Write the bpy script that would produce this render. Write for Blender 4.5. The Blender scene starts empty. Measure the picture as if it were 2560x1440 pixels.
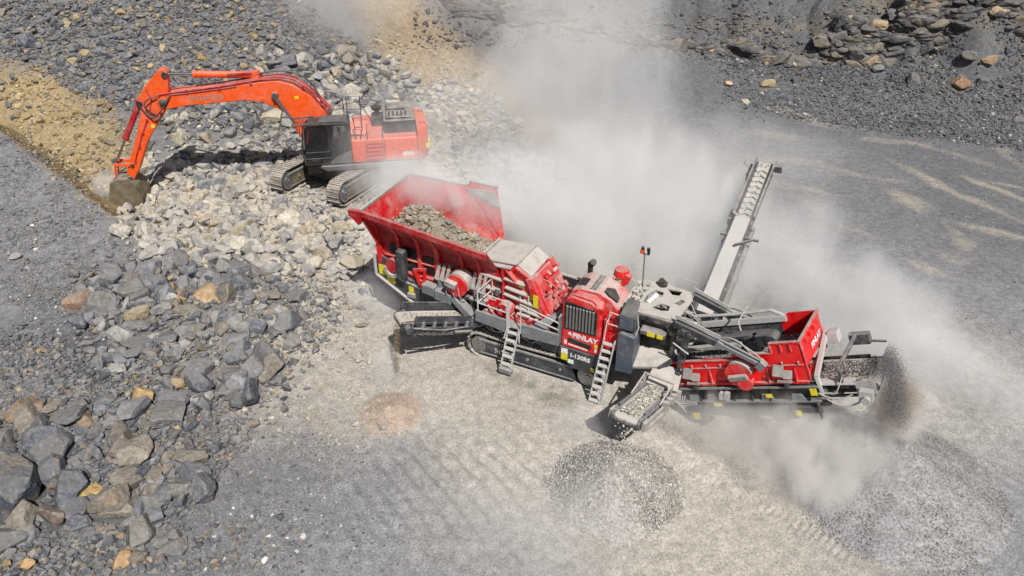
import bpy, bmesh, math, random
import numpy as np
from mathutils import Vector, Matrix
R = math.radians
SC = bpy.context.scene
COL = SC.collection
rng = np.random.default_rng(7)
random.seed(7)

# ------------------------------------------------------------------ camera, sky, sun, exposure
cam_d = bpy.data.cameras.new('camera'); cam = bpy.data.objects.new('camera', cam_d); COL.objects.link(cam)
CAM = (0.0, 0.0, 14.3); TILT = R(32); FPX = 1828.0
cam.location = CAM; cam.rotation_euler = (R(58), 0, 0)
cam_d.sensor_width = 36; cam_d.lens = 36 * FPX / 2560; cam_d.clip_end = 500
SC.camera = cam
SUN_AZ = R(160); SUN_EL = R(50)          # azimuth clockwise from +Y, the sun stands behind the camera and a little to its right
SUNV = Vector((math.sin(SUN_AZ) * math.cos(SUN_EL), math.cos(SUN_AZ) * math.cos(SUN_EL), math.sin(SUN_EL)))
W = bpy.data.worlds.new('World'); SC.world = W; W.use_nodes = True
wn = W.node_tree; bg = wn.nodes['Background']; bg.inputs[1].default_value = 0.05
sky = wn.nodes.new('ShaderNodeTexSky'); sky.sky_type = 'NISHITA'; sky.sun_disc = False
sky.sun_elevation = SUN_EL; sky.sun_rotation = SUN_AZ; sky.air_density = 1.0; sky.dust_density = 2.0
wn.links.new(sky.outputs[0], bg.inputs[0])
sd = bpy.data.lights.new('sun', 'SUN'); sd.energy = 5.0; sd.angle = R(0.5); sd.color = (1, 0.95, 0.88)
sun = bpy.data.objects.new('sun', sd); COL.objects.link(sun); sun.rotation_euler = SUNV.to_track_quat('Z', 'Y').to_euler()
sun.location = (10, -20, 40)
SC.view_settings.view_transform = 'Standard'; SC.view_settings.look = 'None'
SC.view_settings.exposure = -0.1; SC.view_settings.gamma = 1
cy = SC.cycles
cy.max_bounces = 12; cy.diffuse_bounces = 3; cy.glossy_bounces = 2; cy.transmission_bounces = 3
cy.volume_bounces = 8; cy.transparent_max_bounces = 16; cy.volume_step_rate = 1.0; cy.volume_max_steps = 64
cy.use_denoising = True; cy.caustics_reflective = False; cy.caustics_refractive = False
cy.use_adaptive_sampling = True; cy.adaptive_threshold = 0.02

# ------------------------------------------------------------------ helpers
def ray(px, py):
    v = (py - 720) / FPX
    return np.array([(px - 1280) / FPX, math.cos(TILT) - v * math.sin(TILT), -math.sin(TILT) - v * math.cos(TILT)])
def at(px, py, z=0.0):
    d = ray(px, py); t = (z - CAM[2]) / d[2]
    return np.array(CAM) + d * t
def srgb(r, g, b):
    f = lambda c: (c / 255 / 12.92) if c / 255 <= .04045 else ((c / 255 + .055) / 1.055) ** 2.4
    return np.array([f(r), f(g), f(b)])
def hsh(i, j, k, s):
    n = (i.astype(np.int64) * 374761393 + j.astype(np.int64) * 668265263 + k.astype(np.int64) * 2147483647 + s * 1274126177) & 0xffffffff
    n = ((n ^ (n >> 13)) * 1274126177) & 0xffffffff
    return ((n ^ (n >> 16)) & 0xffffff) / float(0xffffff)
def vn3(x, y, z, s=0):
    x = np.asarray(x, float); y = np.asarray(y, float) + 0 * x; z = np.asarray(z, float) + 0 * x
    xi, yi, zi = np.floor(x), np.floor(y), np.floor(z)
    fx, fy, fz = x - xi, y - yi, z - zi
    fx, fy, fz = [f * f * (3 - 2 * f) for f in (fx, fy, fz)]
    r = 0
    for a in (0, 1):
        for b in (0, 1):
            for c in (0, 1):
                r = r + hsh(xi + a, yi + b, zi + c, s) * (fx if a else 1 - fx) * (fy if b else 1 - fy) * (fz if c else 1 - fz)
    return r
def fbm(x, y, o=4, s=0, z=0.0):
    r = 0; a = .5; t = 0
    for k in range(o):
        r = r + a * vn3(x * 2 ** k + 17 * k, y * 2 ** k, z * 2 ** k, s + k); t += a; a *= .55
    return r / t
def sst(e0, e1, x):
    t = np.clip((x - e0) / (e1 - e0), 0, 1); return t * t * (3 - 2 * t)

def nodes(m):
    m.use_nodes = True; nt = m.node_tree; return nt, nt.nodes, nt.links
def N(nt, typ, **kw):
    n = nt.nodes.new(typ)
    for k, v in kw.items():
        if k.startswith('i_'):
            key = k[2:]; n.inputs[int(key) if key.isdigit() else key].default_value = v
        else: setattr(n, k, v)
    return n
def mixc(nt, fac, a, b, mode='MIX'):
    n = nt.nodes.new('ShaderNodeMix'); n.data_type = 'RGBA'; n.blend_type = mode
    for sock, v in ((n.inputs[0], fac), (n.inputs[6], a), (n.inputs[7], b)):
        if hasattr(v, 'is_linked') or hasattr(v, 'links'): nt.links.new(v, sock)
        else: sock.default_value = v if isinstance(v, (int, float)) else (*v[:3], 1)
    return n.outputs[2]
def ramp(nt, fac, pts):
    n = nt.nodes.new('ShaderNodeMapRange'); n.inputs[1].default_value = pts[0]; n.inputs[2].default_value = pts[1]
    n.inputs[3].default_value = pts[2]; n.inputs[4].default_value = pts[3]; n.interpolation_type = 'SMOOTHSTEP'
    nt.links.new(fac, n.inputs[0]); return n.outputs[0]
def mth(nt, op, a, b=None):
    n = nt.nodes.new('ShaderNodeMath'); n.operation = op
    for i, v in enumerate((a, b)):
        if v is None: continue
        if isinstance(v, (int, float)): n.inputs[i].default_value = v
        else: nt.links.new(v, n.inputs[i])
    return n.outputs[0]

DUST = srgb(196, 190, 180)
def earth_mat(name, fine, bump, speck, dustup=0.0, con=.38, bs=.9):
    """stone and soil: the mesh carries its own mineral colour, the nodes add grain and relief"""
    m = bpy.data.materials.new(name); nt, ns, ln = nodes(m); b = ns['Principled BSDF']
    at_ = N(nt, 'ShaderNodeAttribute', attribute_name='col')
    g = N(nt, 'ShaderNodeNewGeometry'); pos = g.outputs['Position']
    n1 = N(nt, 'ShaderNodeTexNoise', i_Scale=fine, i_Detail=6.0, i_Roughness=.65); ln.new(pos, n1.inputs['Vector'])
    n2 = N(nt, 'ShaderNodeTexVoronoi', i_Scale=fine * 1.7); ln.new(pos, n2.inputs['Vector'])
    n3 = N(nt, 'ShaderNodeTexNoise', i_Scale=fine * .22, i_Detail=4.0); ln.new(pos, n3.inputs['Vector'])
    v = ramp(nt, n1.outputs[0], (.3, .7, 1 - con, 1 + con)); v3 = ramp(nt, n3.outputs[0], (.3, .7, .85, 1.15))
    hsv = N(nt, 'ShaderNodeHueSaturation'); ln.new(at_.outputs[0], hsv.inputs['Color']); ln.new(mth(nt, 'MULTIPLY', v, v3), hsv.inputs['Value'])
    c = hsv.outputs[0]
    sep = N(nt, 'ShaderNodeSeparateColor'); ln.new(n2.outputs['Color'], sep.inputs[0])
    c = mixc(nt, ramp(nt, sep.outputs[0], (.0, .8, speck * .95, 0)), c, (.04, .04, .043))
    c = mixc(nt, ramp(nt, sep.outputs[1], (.9, .96, 0, speck)), c, (.62, .6, .56))
    if dustup:
        sx = N(nt, 'ShaderNodeSeparateXYZ'); ln.new(g.outputs['Normal'], sx.inputs[0])
        f = mth(nt, 'MULTIPLY', ramp(nt, sx.outputs[2], (.35, .95, 0, dustup)), at_.outputs['Alpha'])
        c = mixc(nt, f, c, DUST)
    ln.new(c, b.inputs['Base Color']); b.inputs['Roughness'].default_value = .92
    b.inputs['Specular IOR Level'].default_value = .25
    hsum = mth(nt, 'ADD', n1.outputs[0], mth(nt, 'MULTIPLY', n2.outputs[0], -.35))
    bp = N(nt, 'ShaderNodeBump', i_Strength=bs, i_Distance=bump); ln.new(hsum, bp.inputs['Height'])
    ln.new(bp.outputs[0], b.inputs['Normal']); return m

def mesh_np(name, v, f, mat, col=None, smooth=False, alpha=None):
    """v (n,3); f (m,3) or (m,4)"""
    me = bpy.data.meshes.new(name); v = np.asarray(v, np.float32); f = np.asarray(f, np.int32)
    me.vertices.add(len(v)); me.vertices.foreach_set('co', v.ravel())
    k = f.shape[1]; me.loops.add(f.size); me.loops.foreach_set('vertex_index', f.ravel())
    me.polygons.add(len(f)); me.polygons.foreach_set('loop_start', np.arange(0, f.size, k, dtype=np.int32))
    me.polygons.foreach_set('loop_total', np.full(len(f), k, np.int32))
    me.polygons.foreach_set('use_smooth', np.full(len(f), smooth, bool))
    me.update(calc_edges=True)
    if col is not None:
        a = me.color_attributes.new('col', 'FLOAT_COLOR', 'POINT'); c = np.ones((len(v), 4), np.float32); c[:, :3] = col
        if alpha is not None: c[:, 3] = alpha
        a.data.foreach_set('color', c.ravel())
    if mat: me.materials.append(mat)
    return me
def link(name, me, parent=None, label=None, cat=None, group=None, kind=None, loc=None):
    o = bpy.data.objects.new(name, me); COL.objects.link(o)
    if parent: o.parent = parent
    if loc is not None: o.location = loc
    for k, v in (('label', label), ('category', cat), ('group', group), ('kind', kind)):
        if v: o[k] = v
    return o

# ------------------------------------------------------------------ terrain
TOE_X = [-70, -32, -24, -16, -8, 0, 8, 16, 24, 40, 70]; TOE_Y = [29, 30, 31.5, 33.5, 37.5, 40, 42, 43.2, 41.5, 39, 36]
CA = np.array([-23.4, 32.2]); CB = np.array([-14.6, 25.3]); CD = (CB - CA) / np.linalg.norm(CB - CA); CN = np.array([-CD[1], CD[0]])
CL = np.linalg.norm(CB - CA)
def heap(x, y, cx, cy, r, h, p=1.0):
    d = np.hypot(x - cx, y - cy) / r; return h * np.clip(1 - d, 0, 1) ** p
def gau(x, y, cx, cy, rx, ry, h):
    return h * np.exp(-((x - cx) / rx) ** 2 - ((y - cy) / ry) ** 2)
def H(x, y, fine=True):
    x = np.asarray(x, float); y = np.asarray(y, float)
    toe = np.interp(x, TOE_X, TOE_Y) + 1.6 * (fbm(x * .22, y * .0 + 3, 2, 11) - .5)
    d = y - toe
    sl = np.interp(x, [-30, -10, 5, 15, 30], [.56, .58, .56, .50, .46])
    z = sl * (np.sqrt(d * d + 1.6) + d) * .5
    # layered rock face on the far right
    yc = toe + np.interp(x, [-6, 0, 8, 16, 24, 40], [11, 8.5, 6.3, 4.6, 4.0, 3.6]) + 2.2 * (fbm(x * .35, x * 0, 3, 5) - .5)
    dc = np.clip(y - yc, 0, None) * sst(-14, 0, x)
    wob = fbm(x * .25, y * .1, 3, 21) * 1.2
    zc = dc * 1.8 + wob * sst(0, 1, dc)
    st = .62; q = zc / st; fr = q - np.floor(q); zt = (np.floor(q) + sst(.45, .8, fr)) * st
    z = z + np.where(dc > 0, .25 * zc + .75 * zt, 0) + sst(0, 1.0, dc) * ((fbm(x * 1.1, y * 3.5, 4, 31) - .5) * 1.3 + (fbm(x * 3.3, y * 7, 3, 33) - .5) * .6)
    # grey bank in the left foreground and the trench behind it
    s = (x - CA[0]) * CD[0] + (y - CA[1]) * CD[1]; e = (x - CA[0]) * CN[0] + (y - CA[1]) * CN[1]
    hs = np.interp(s, [-14, 0, CL * .55, CL, CL + 5, CL + 9], [3.6, 2.6, 1.6, .75, .25, 0])
    front = hs * np.clip(1 + e / 15.5, 0, 1) ** 1.2
    back = hs - .85 * np.clip(e, 0, None)
    bank = np.where(e < 0, front, back)
    z = np.maximum(z, bank)
    # heaps of blasted rock, the bench the digger stands on
    z = z + gau(x, y, -10.4, 26.4, 3.6, 2.6, .85) + gau(x, y, -11.5, 19.8, 3.8, 3.2, .55) + gau(x, y, -11.0, 14.5, 3.0, 3.0, .35)
    bw = sst(6.2, 3.6, np.hypot((x + 7.2), (y - 31.6)))
    z = z * (1 - bw) + .60 * bw
    z = z + gau(x, y, -2.6, 33.5, 3.2, 3.0, .7) * (1 - bw)
    rg = sst(0, 1, np.clip((-x - 3) / 6 + (y - 24) / 8, 0, 1))
    if fine:
        z = z + (fbm(x * .45, y * .45, 4, 41) - .5) * (.10 + .5 * rg * sst(30, 36, y)) + (fbm(x * 2.1, y * 2.1, 3, 51) - .5) * (.04 + .14 * rg)
        # ridges a dozer blade left in the foreground
        a = R(-52); uu = x * math.cos(a) + y * math.sin(a); vv = -x * math.sin(a) + y * math.cos(a)
        m = np.exp(-((x + 1.6) / 2.6) ** 4 - ((y - 13.1) / 2.2) ** 4)
        vv = vv + .05 * uu ** 1 + .5 * (fbm(x * .3, y * .3, 2, 71) - .5)
        z = z + m * .042 * np.sin(vv * 2 * math.pi / .42) * (.6 + .8 * fbm(x, y, 2, 61))
        # cleat prints of tracks, right foreground and far right
        for (x0, y0, x1, y1, w) in ((3.4, 15.6, 8.3, 10.8, .28), (2.4, 11.6, 5.0, 8.3, .22), (9.5, 36.0, 26, 29, .35), (8, 33, 20, 27.5, .35), (12, 38, 24, 34.4, .35)):
            L = math.hypot(x1 - x0, y1 - y0); ux, uy = (x1 - x0) / L, (y1 - y0) / L
            a_ = (x - x0) * ux + (y - y0) * uy; b_ = -(x - x0) * uy + (y - y0) * ux + .25 * np.sin(a_ * .5)
            mm = sst(w, w * .7, np.abs(b_)) * sst(0, .5, a_) * sst(L, L - .8, a_)
            z = z + mm * (.014 * np.sin(a_ * 2 * math.pi / .17 + 1.2 * fbm(x, y, 2, 83)) - .02) * sst(.35, .65, fbm(x * 1.6, y * 1.6, 3, 81)) * 1.5
    z = z + heap(x, y, -3.5, 16.0, 1.0, .28)
    return z

# ground colours, some with shade painted in, spread between control points in the world
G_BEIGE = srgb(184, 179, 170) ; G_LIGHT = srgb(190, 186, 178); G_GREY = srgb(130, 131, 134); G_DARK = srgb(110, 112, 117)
G_GAP_SHADE = srgb(88, 90, 95); G_YEL = srgb(160, 142, 108); G_BROWN = srgb(112, 96, 64); G_BLUE = srgb(144, 146, 150); G_TAN = srgb(170, 150, 120)  # the tone under the boulders is dark to paint shadowed gaps between them
G_MID = srgb(138, 139, 142)  # this and the dark tone paint tree shade into the far floor
CP = [ (700, 950, G_BEIGE, 2.2), (850, 800, G_BEIGE, 2), (950, 1000, G_BEIGE, 1.8), (1150, 1000, G_BEIGE, 2), (1150, 880, G_BEIGE, 1.6), (1350, 1050, G_BEIGE, 2), (1750, 1120, G_LIGHT, 2),
  (1500, 1250, G_BEIGE, 2), (1800, 1300, G_BEIGE, 2), (2050, 1400, G_BEIGE, 1.6), (1300, 1250, G_LIGHT, 1.6), (1250, 1400, G_BLUE, 1.6), (900, 1400, G_BLUE, 2), (700, 1250, G_GREY, 2), (600, 1150, G_GREY, 1.6),
  (1000, 1200, G_BLUE, 1.6), (500, 1350, G_GREY, 2), (300, 1300, G_GAP_SHADE, 2), (150, 1000, G_GAP_SHADE, 2), (450, 1000, G_GAP_SHADE, 2.4), (350, 800, G_GAP_SHADE, 2), (150, 800, G_GREY, 2),
  (100, 550, G_GREY, 3), (200, 650, G_GREY, 3), (300, 680, G_GREY, 1.5), (50, 430, G_DARK, 2), (500, 640, G_BEIGE, 1.5), (600, 520, G_BEIGE, 3), (800, 600, G_BEIGE, 3), (780, 720, G_BEIGE, 2),
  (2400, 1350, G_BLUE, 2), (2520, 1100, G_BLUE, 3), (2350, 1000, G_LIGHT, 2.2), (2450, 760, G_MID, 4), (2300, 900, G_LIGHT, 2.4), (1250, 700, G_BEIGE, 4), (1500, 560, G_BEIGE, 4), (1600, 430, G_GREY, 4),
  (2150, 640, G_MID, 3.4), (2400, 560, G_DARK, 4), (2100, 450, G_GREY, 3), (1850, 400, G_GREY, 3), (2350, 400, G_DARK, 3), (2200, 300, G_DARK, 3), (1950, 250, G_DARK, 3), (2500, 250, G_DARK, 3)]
CPW = np.array([[*at(a, b)[:2], r] for a, b, c, r in CP]); CPC = np.array([c for a, b, c, r in CP])
YEL_LINE = np.array([at(0, 235, 3.6)[:2], at(150, 400, 1.6)[:2], at(300, 520, .9)[:2], at(430, 560, .6)[:2]])
def seg_d(x, y, P):
    best = None
    for a, b in zip(P[:-1], P[1:]):
        ab = b - a; t = np.clip(((x - a[0]) * ab[0] + (y - a[1]) * ab[1]) / (ab @ ab), 0, 1)
        d = np.hypot(x - a[0] - t * ab[0], y - a[1] - t * ab[1]); best = d if best is None else np.minimum(best, d)
    return best
TAN_LINE = np.array([[-10.5, 52], [-7.0, 46.5], [-2.0, 42], [1.5, 38]])
PAINTED_DAPPLES = []      # dust-coloured streaks painting sunlit dapples on the far floor: ends in the picture, carried to the ground
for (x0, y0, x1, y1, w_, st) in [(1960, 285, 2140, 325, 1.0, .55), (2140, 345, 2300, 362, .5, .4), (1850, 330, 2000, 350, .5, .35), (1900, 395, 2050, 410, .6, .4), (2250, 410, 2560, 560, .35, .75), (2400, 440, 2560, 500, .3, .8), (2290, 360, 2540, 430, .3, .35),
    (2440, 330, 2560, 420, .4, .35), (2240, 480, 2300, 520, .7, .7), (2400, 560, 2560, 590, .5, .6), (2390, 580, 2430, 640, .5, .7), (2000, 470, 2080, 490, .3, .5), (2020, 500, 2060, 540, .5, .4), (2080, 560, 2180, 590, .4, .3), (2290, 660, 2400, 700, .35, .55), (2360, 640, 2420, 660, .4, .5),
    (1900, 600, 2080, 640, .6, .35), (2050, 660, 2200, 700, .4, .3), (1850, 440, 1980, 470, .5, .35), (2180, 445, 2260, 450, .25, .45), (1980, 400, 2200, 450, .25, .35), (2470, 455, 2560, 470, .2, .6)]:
    a_, b_ = at(x0, y0), at(x1, y1); PAINTED_DAPPLES.append(((a_[0] + b_[0]) / 2, (a_[1] + b_[1]) / 2, np.hypot(*(b_ - a_)[:2]) / 2 + .3, w_, math.atan2(b_[1] - a_[1], b_[0] - a_[0]), st * .7))
def gcol(x, y, z):
    wx = x + 2.0 * (fbm(x * .35, y * .35, 4, 101) - .5); wy = y + 2.0 * (fbm(x * .35, y * .35, 4, 111) - .5)
    acc = 0; tot = 0
    for (cx, cy_, r), c in zip(CPW, CPC):
        w = np.exp(-(((wx - cx) ** 2 + (wy - cy_) ** 2) / (r * r)) * .8) + 1e-5 / (((wx - cx) ** 2 + (wy - cy_) ** 2) + 1)
        acc = acc + w[:, None] * c; tot = tot + w
    c = acc / tot[:, None]
    toe = np.interp(x, TOE_X, TOE_Y)
    f = sst(-1.5, 2.0, wy - toe) ; scree = np.where((x < 6)[:, None], srgb(116, 116, 118), srgb(100, 102, 106))
    c = c * (1 - f[:, None]) + scree * f[:, None]
    strat = sst(.45, .6, fbm(x * .12, z * 1.6, 3, 131)) * sst(2.2, 3.2, z) * sst(0, 4, x)
    c = c * (1 - .55 * strat[:, None]) + .55 * strat[:, None] * srgb(128, 118, 96)
    t = sst(3.4, 1.2, seg_d(wx, wy, TAN_LINE)) * .75; c = c * (1 - t[:, None]) + t[:, None] * G_TAN
    e = (x - CA[0]) * CN[0] + (y - CA[1]) * CN[1]
    yd = seg_d(wx, wy, YEL_LINE); t = sst(4.2, 2.3, yd) * sst(-.1, .35, e); c = c * (1 - t[:, None]) + t[:, None] * G_YEL
    t = sst(1.3, .3, seg_d(x, y, YEL_LINE - CN * .9)) * sst(0, .3, e) * .9; c = c * (1 - t[:, None]) + t[:, None] * G_BROWN
    t = sst(1.1, .7, np.hypot(x + 3.5, y - 16.0)) * .75; c = c * (1 - t[:, None]) + t[:, None] * srgb(178, 156, 138)
    # sunlit dapples painted in a pale dust colour on the far floor
    for (cx, cy_, L, wd, an, st) in PAINTED_DAPPLES:
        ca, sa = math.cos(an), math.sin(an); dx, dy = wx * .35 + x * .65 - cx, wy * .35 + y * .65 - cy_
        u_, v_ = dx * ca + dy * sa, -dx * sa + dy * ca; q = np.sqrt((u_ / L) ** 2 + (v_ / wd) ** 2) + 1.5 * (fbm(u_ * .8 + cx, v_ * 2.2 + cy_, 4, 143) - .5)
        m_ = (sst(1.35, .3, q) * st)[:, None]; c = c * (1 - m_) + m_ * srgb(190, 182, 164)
    for (qx, qy, qr) in ((1228, 922, .38), (1290, 948, .3), (1322, 965, .3), (1400, 1000, .6), (1365, 985, .3), (1010, 830, .3)):      # damp oily spots by the tracks
        a_ = at(qx, qy); t = (sst(qr * 1.3, qr * .2, np.hypot(x - a_[0], y - a_[1]) + .55 * qr * (fbm(x * 5, y * 5, 3, 161) - .5) * 2) * .42)[:, None]; c = c * (1 - t) + t * srgb(92, 88, 76)
    mott = .86 + .28 * fbm(x * .9, y * .9, 5, 151)
    return c * mott[:, None]

M_GROUND = earth_mat('quarry_ground', 17.0, .016, .3, con=.2, bs=.6)
M_ROCK = earth_mat('broken_limestone', 8.0, .045, .12, dustup=.5, con=.3)
M_STONE = earth_mat('crushed_stone', 14.0, .02, .1, dustup=.3)
def build_ground():
    ys = [4.0]
    while ys[-1] < 95:
        y = ys[-1]; ys.append(y + (.03 + .0021 * y) * (.62 if 41 < y < 52 else (1 if y < 56 else 4)))
    ys = np.array(ys); nt = 820
    t = np.linspace(-1, 1, nt); t = np.sign(t) * (np.abs(t) * .72 + .28 * np.abs(t) ** 5)
    X = t[None, :] * (8 + ys[:, None] * 1.05) * 1.25; Y = np.repeat(ys[:, None], nt, 1)
    x, y = X.ravel(), Y.ravel(); z = H(x, y)
    ny = len(ys); i = np.arange(ny - 1)[:, None] * nt + np.arange(nt - 1)[None, :]
    f = np.stack([i, i + 1, i + nt + 1, i + nt], -1).reshape(-1, 4)
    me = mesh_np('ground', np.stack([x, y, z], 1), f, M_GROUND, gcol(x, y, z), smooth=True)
    link('ground', me, kind='structure', label='dusty grey quarry floor rising into scree slopes and a rock face')
build_ground()

# ------------------------------------------------------------------ rocks
def ico(sub):
    bm = bmesh.new(); bmesh.ops.create_icosphere(bm, subdivisions=sub, radius=1)
    v = np.array([p.co[:] for p in bm.verts]); f = np.array([[q.index for q in p.verts] for p in bm.faces]); bm.free(); return v, f
def rock_proto(sub, k, seed, rough=.05):
    r = np.random.default_rng(seed); d, f = ico(sub)
    n = r.normal(size=(k, 3)); n /= np.linalg.norm(n, axis=1)[:, None]; p = r.uniform(.62, 1.0, k)
    q = d @ n.T; rad = np.where(q > .05, p[None, :] / np.maximum(q, .05), 9).min(1); rad = np.minimum(rad, 1.35)
    v = d * rad[:, None] * np.array([1, r.uniform(.62, .95), r.uniform(.45, .8)])
    nz = (fbm(v[:, 0] * 2.2 + seed, v[:, 1] * 2.2, 4, seed, v[:, 2] * 2.2) - .5) * rough * 4
    v = v * (1 + nz)[:, None]
    return v / np.abs(v).max(), f
def hull_proto(k, seed):
    r = np.random.default_rng(seed); p = r.normal(size=(k, 3)); p /= np.linalg.norm(p, axis=1)[:, None]
    p *= r.uniform(.75, 1, (k, 1)) * np.array([1, r.uniform(.6, .95), r.uniform(.4, .8)])
    bm = bmesh.new()
    for q in p: bm.verts.new(q)
    res = bmesh.ops.convex_hull(bm, input=bm.verts)
    lo = [g for g in res['geom_interior'] if isinstance(g, bmesh.types.BMVert)] + [g for g in res['geom_unused'] if isinstance(g, bmesh.types.BMVert)]
    bmesh.ops.delete(bm, geom=list(set(lo)), context='VERTS'); bmesh.ops.triangulate(bm, faces=bm.faces); bm.verts.index_update()
    v = np.array([a.co[:] for a in bm.verts]); f = np.array([[a.index for a in b.verts] for b in bm.faces]); bm.free(); return v, f
BIG = [rock_proto(4, 13, 100 + i, .045) for i in range(10)]
MID = [rock_proto(3, 12, 200 + i, .05) for i in range(14)]
SML = [hull_proto(15, 300 + i) for i in range(24)]
TNY = [hull_proto(9, 400 + i) for i in range(16)]
def rotm(a, tilt, ta):
    ca, sa = np.cos(a), np.sin(a); Z = np.array([[ca, -sa, 0], [sa, ca, 0], [0, 0, 1]])
    ax = np.array([math.cos(ta), math.sin(ta), 0]); K = np.array([[0, -ax[2], ax[1]], [ax[2], 0, -ax[0]], [-ax[1], ax[0], 0]])
    return (np.eye(3) + math.sin(tilt) * K + (1 - math.cos(tilt)) * K @ K) @ Z
P_GREY = [srgb(104, 108, 115), srgb(92, 96, 104), srgb(118, 120, 124), srgb(84, 88, 96), srgb(112, 112, 112), srgb(126, 120, 110)]
P_DARK = [srgb(86, 90, 98), srgb(74, 78, 86), srgb(98, 102, 108), srgb(92, 90, 86)]
P_PALE = [srgb(172, 168, 158), srgb(158, 156, 152), srgb(182, 176, 162), srgb(150, 150, 148), srgb(170, 160, 140)]
P_YEL = [srgb(170, 150, 112), srgb(158, 138, 100), srgb(146, 130, 98), srgb(128, 120, 104), srgb(176, 160, 128)]
P_OCH = [srgb(164, 140, 98), srgb(146, 126, 102), srgb(156, 138, 112), srgb(134, 114, 96)]
P_WHITE = [srgb(214, 214, 210), srgb(200, 198, 192)]
ROCKS = []       # (x, y, z, size, palette colour, dust, class)
def slope_n(x, y):
    e = .25; return np.array([-(H(x + e, y, False) - H(x - e, y, False)) / (2 * e), -(H(x, y + e, False) - H(x, y - e, False)) / (2 * e), 1.0])
def poly_world(pts):
    """picture corners of a patch of ground, carried out to where they lie on the terrain"""
    out = []
    for px, py in pts:
        d = ray(px, py); d = d / np.linalg.norm(d); t = 8.0
        for _ in range(400):
            p = np.array(CAM) + d * t; h = float(H(p[0], p[1], False))
            if p[2] <= h: break
            t += max(.05, (p[2] - h) * .5)
        out.append(p[:2])
    return np.array(out)
def inside(x, y, P):
    c = np.zeros(len(x), bool); n = len(P)
    for i in range(n):
        (x0, y0), (x1, y1) = P[i], P[(i + 1) % n]
        k = ((y0 > y) != (y1 > y)) & (x < (x1 - x0) * (y - y0) / (y1 - y0 + 1e-12) + x0); c ^= k
    return c
def scatter(pts, n, smin, smax, pal, dust=.5, pw=2.2, extra=(), ex=0.0, bury=.25, clump=0.0, cls=0, feather=.0, world=False):
    P = np.array(pts) if world else poly_world(pts); lo, hi = P.min(0), P.max(0)
    area = .5 * abs(np.dot(P[:, 0], np.roll(P[:, 1], 1)) - np.dot(P[:, 1], np.roll(P[:, 0], 1)))
    tot = int(n * 4 * (hi - lo).prod() / max(area, .1)) + 10
    x = rng.uniform(lo[0], hi[0], tot); y = rng.uniform(lo[1], hi[1], tot)
    jx = x + feather * rng.normal(size=tot); jy = y + feather * rng.normal(size=tot)
    k = inside(jx, jy, P); 
    if clump: k &= fbm(x * .8, y * .8, 3, 171 + cls) > clump * rng.uniform(.6, 1.2, tot)
    x, y = x[k][:n], y[k][:n]; m = len(x); s = smin * (1 - rng.uniform(0, 1, m) * (1 - (smin / smax) ** pw)) ** (-1 / pw)
    z = H(x, y)
    for i in range(m):
        c = (extra[rng.integers(len(extra))] if (ex and rng.random() < ex) else pal[rng.integers(len(pal))]) * rng.uniform(.82, 1.2)
        ROCKS.append((x[i], y[i], z[i] + s[i] * (.5 - bury) * .6, s[i], c, dust, cls))
# class ids: 0 grey boulders by the bank, 1 pale heap, 2 scree, 3 yellow, 4 far scree, 5 rubble behind digger, 6 chips
scatter([(0, 0), (760, 0), (900, 120), (1000, 250), (700, 330), (420, 330), (180, 230), (0, 130)], 9000, .14, .58, P_GREY, .3, 2.4, P_YEL, .08, cls=2)
scatter([(640, 130), (1010, 150), (1100, 330), (900, 330), (620, 300)], 260, .45, 1.2, P_GREY + P_PALE, .7, 2.4, cls=2)
scatter([(400, 260), (760, 260), (780, 420), (700, 470), (430, 430)], 900, .25, .8, P_GREY + P_PALE[:2], .5, 2.2, P_PALE, .2, cls=2)
scatter([(0, 120), (180, 220), (380, 330), (330, 540), (150, 420), (0, 250)], 1500, .12, .55, P_YEL, .2, 2.4, P_GREY, .12, bury=.4, cls=3)
scatter([(0, 250), (150, 420), (330, 560), (230, 540), (0, 340)], 700, .05, .16, P_YEL, .2, 2.4, cls=3)
scatter([(330, 400), (520, 370), (720, 450), (900, 560), (880, 680), (650, 700), (420, 650), (300, 560)], 2000, .24, .85, P_PALE, .9, 2.1, P_GREY[:3], .15, cls=1, feather=.3, bury=.05)
scatter([(420, 560), (900, 560), (960, 720), (900, 900), (700, 900), (560, 700)], 900, .12, .5, P_PALE, .9, 2.2, P_GREY, .15, cls=1, feather=.5)
scatter([(200, 690), (600, 640), (760, 720), (740, 860), (640, 1000), (420, 1060), (300, 1000), (230, 860)], 900, .2, 1.0, P_GREY + P_GREY[:3] + P_PALE[3:4], .45, 1.9, P_OCH, .05, cls=0, feather=.3, bury=.05)
scatter([(180, 680), (800, 640), (860, 800), (700, 1000), (560, 1120), (350, 1140), (220, 900)], 3200, .1, .42, P_GREY, .5, 2.0, P_YEL, .05, cls=0, feather=.4, bury=.05)
scatter([(60, 1010), (420, 1040), (560, 1180), (380, 1330), (60, 1330), (-60, 1100)], 330, .22, 1.05, P_GREY, .3, 1.7, P_OCH, .07, cls=0, feather=.3, bury=.05)
scatter([(-60, 950), (420, 1000), (640, 1080), (440, 1290), (200, 1440), (-60, 1440)], 5200, .09, .36, P_GREY, .35, 2.0, P_OCH, .03, cls=0, feather=.3, bury=.1)
scatter([(-60, 820), (140, 860), (240, 1000), (220, 1120), (-60, 1120)], 3000, .09, .32, P_GREY, .3, 2.2, P_OCH, .03, cls=0, feather=.3, bury=.1)
scatter([(-60, 1240), (400, 1300), (560, 1440), (-60, 1440)], 500, .12, .5, P_GREY, .3, 2.0, P_OCH, .08, cls=0, feather=.3, bury=.3)
scatter([(-40, 340), (120, 400), (340, 620), (380, 700), (60, 780), (-40, 700)], 6500, .04, .24, P_GREY, .3, 2.4, P_WHITE, .03, bury=.3, cls=6, clump=.5)
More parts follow.
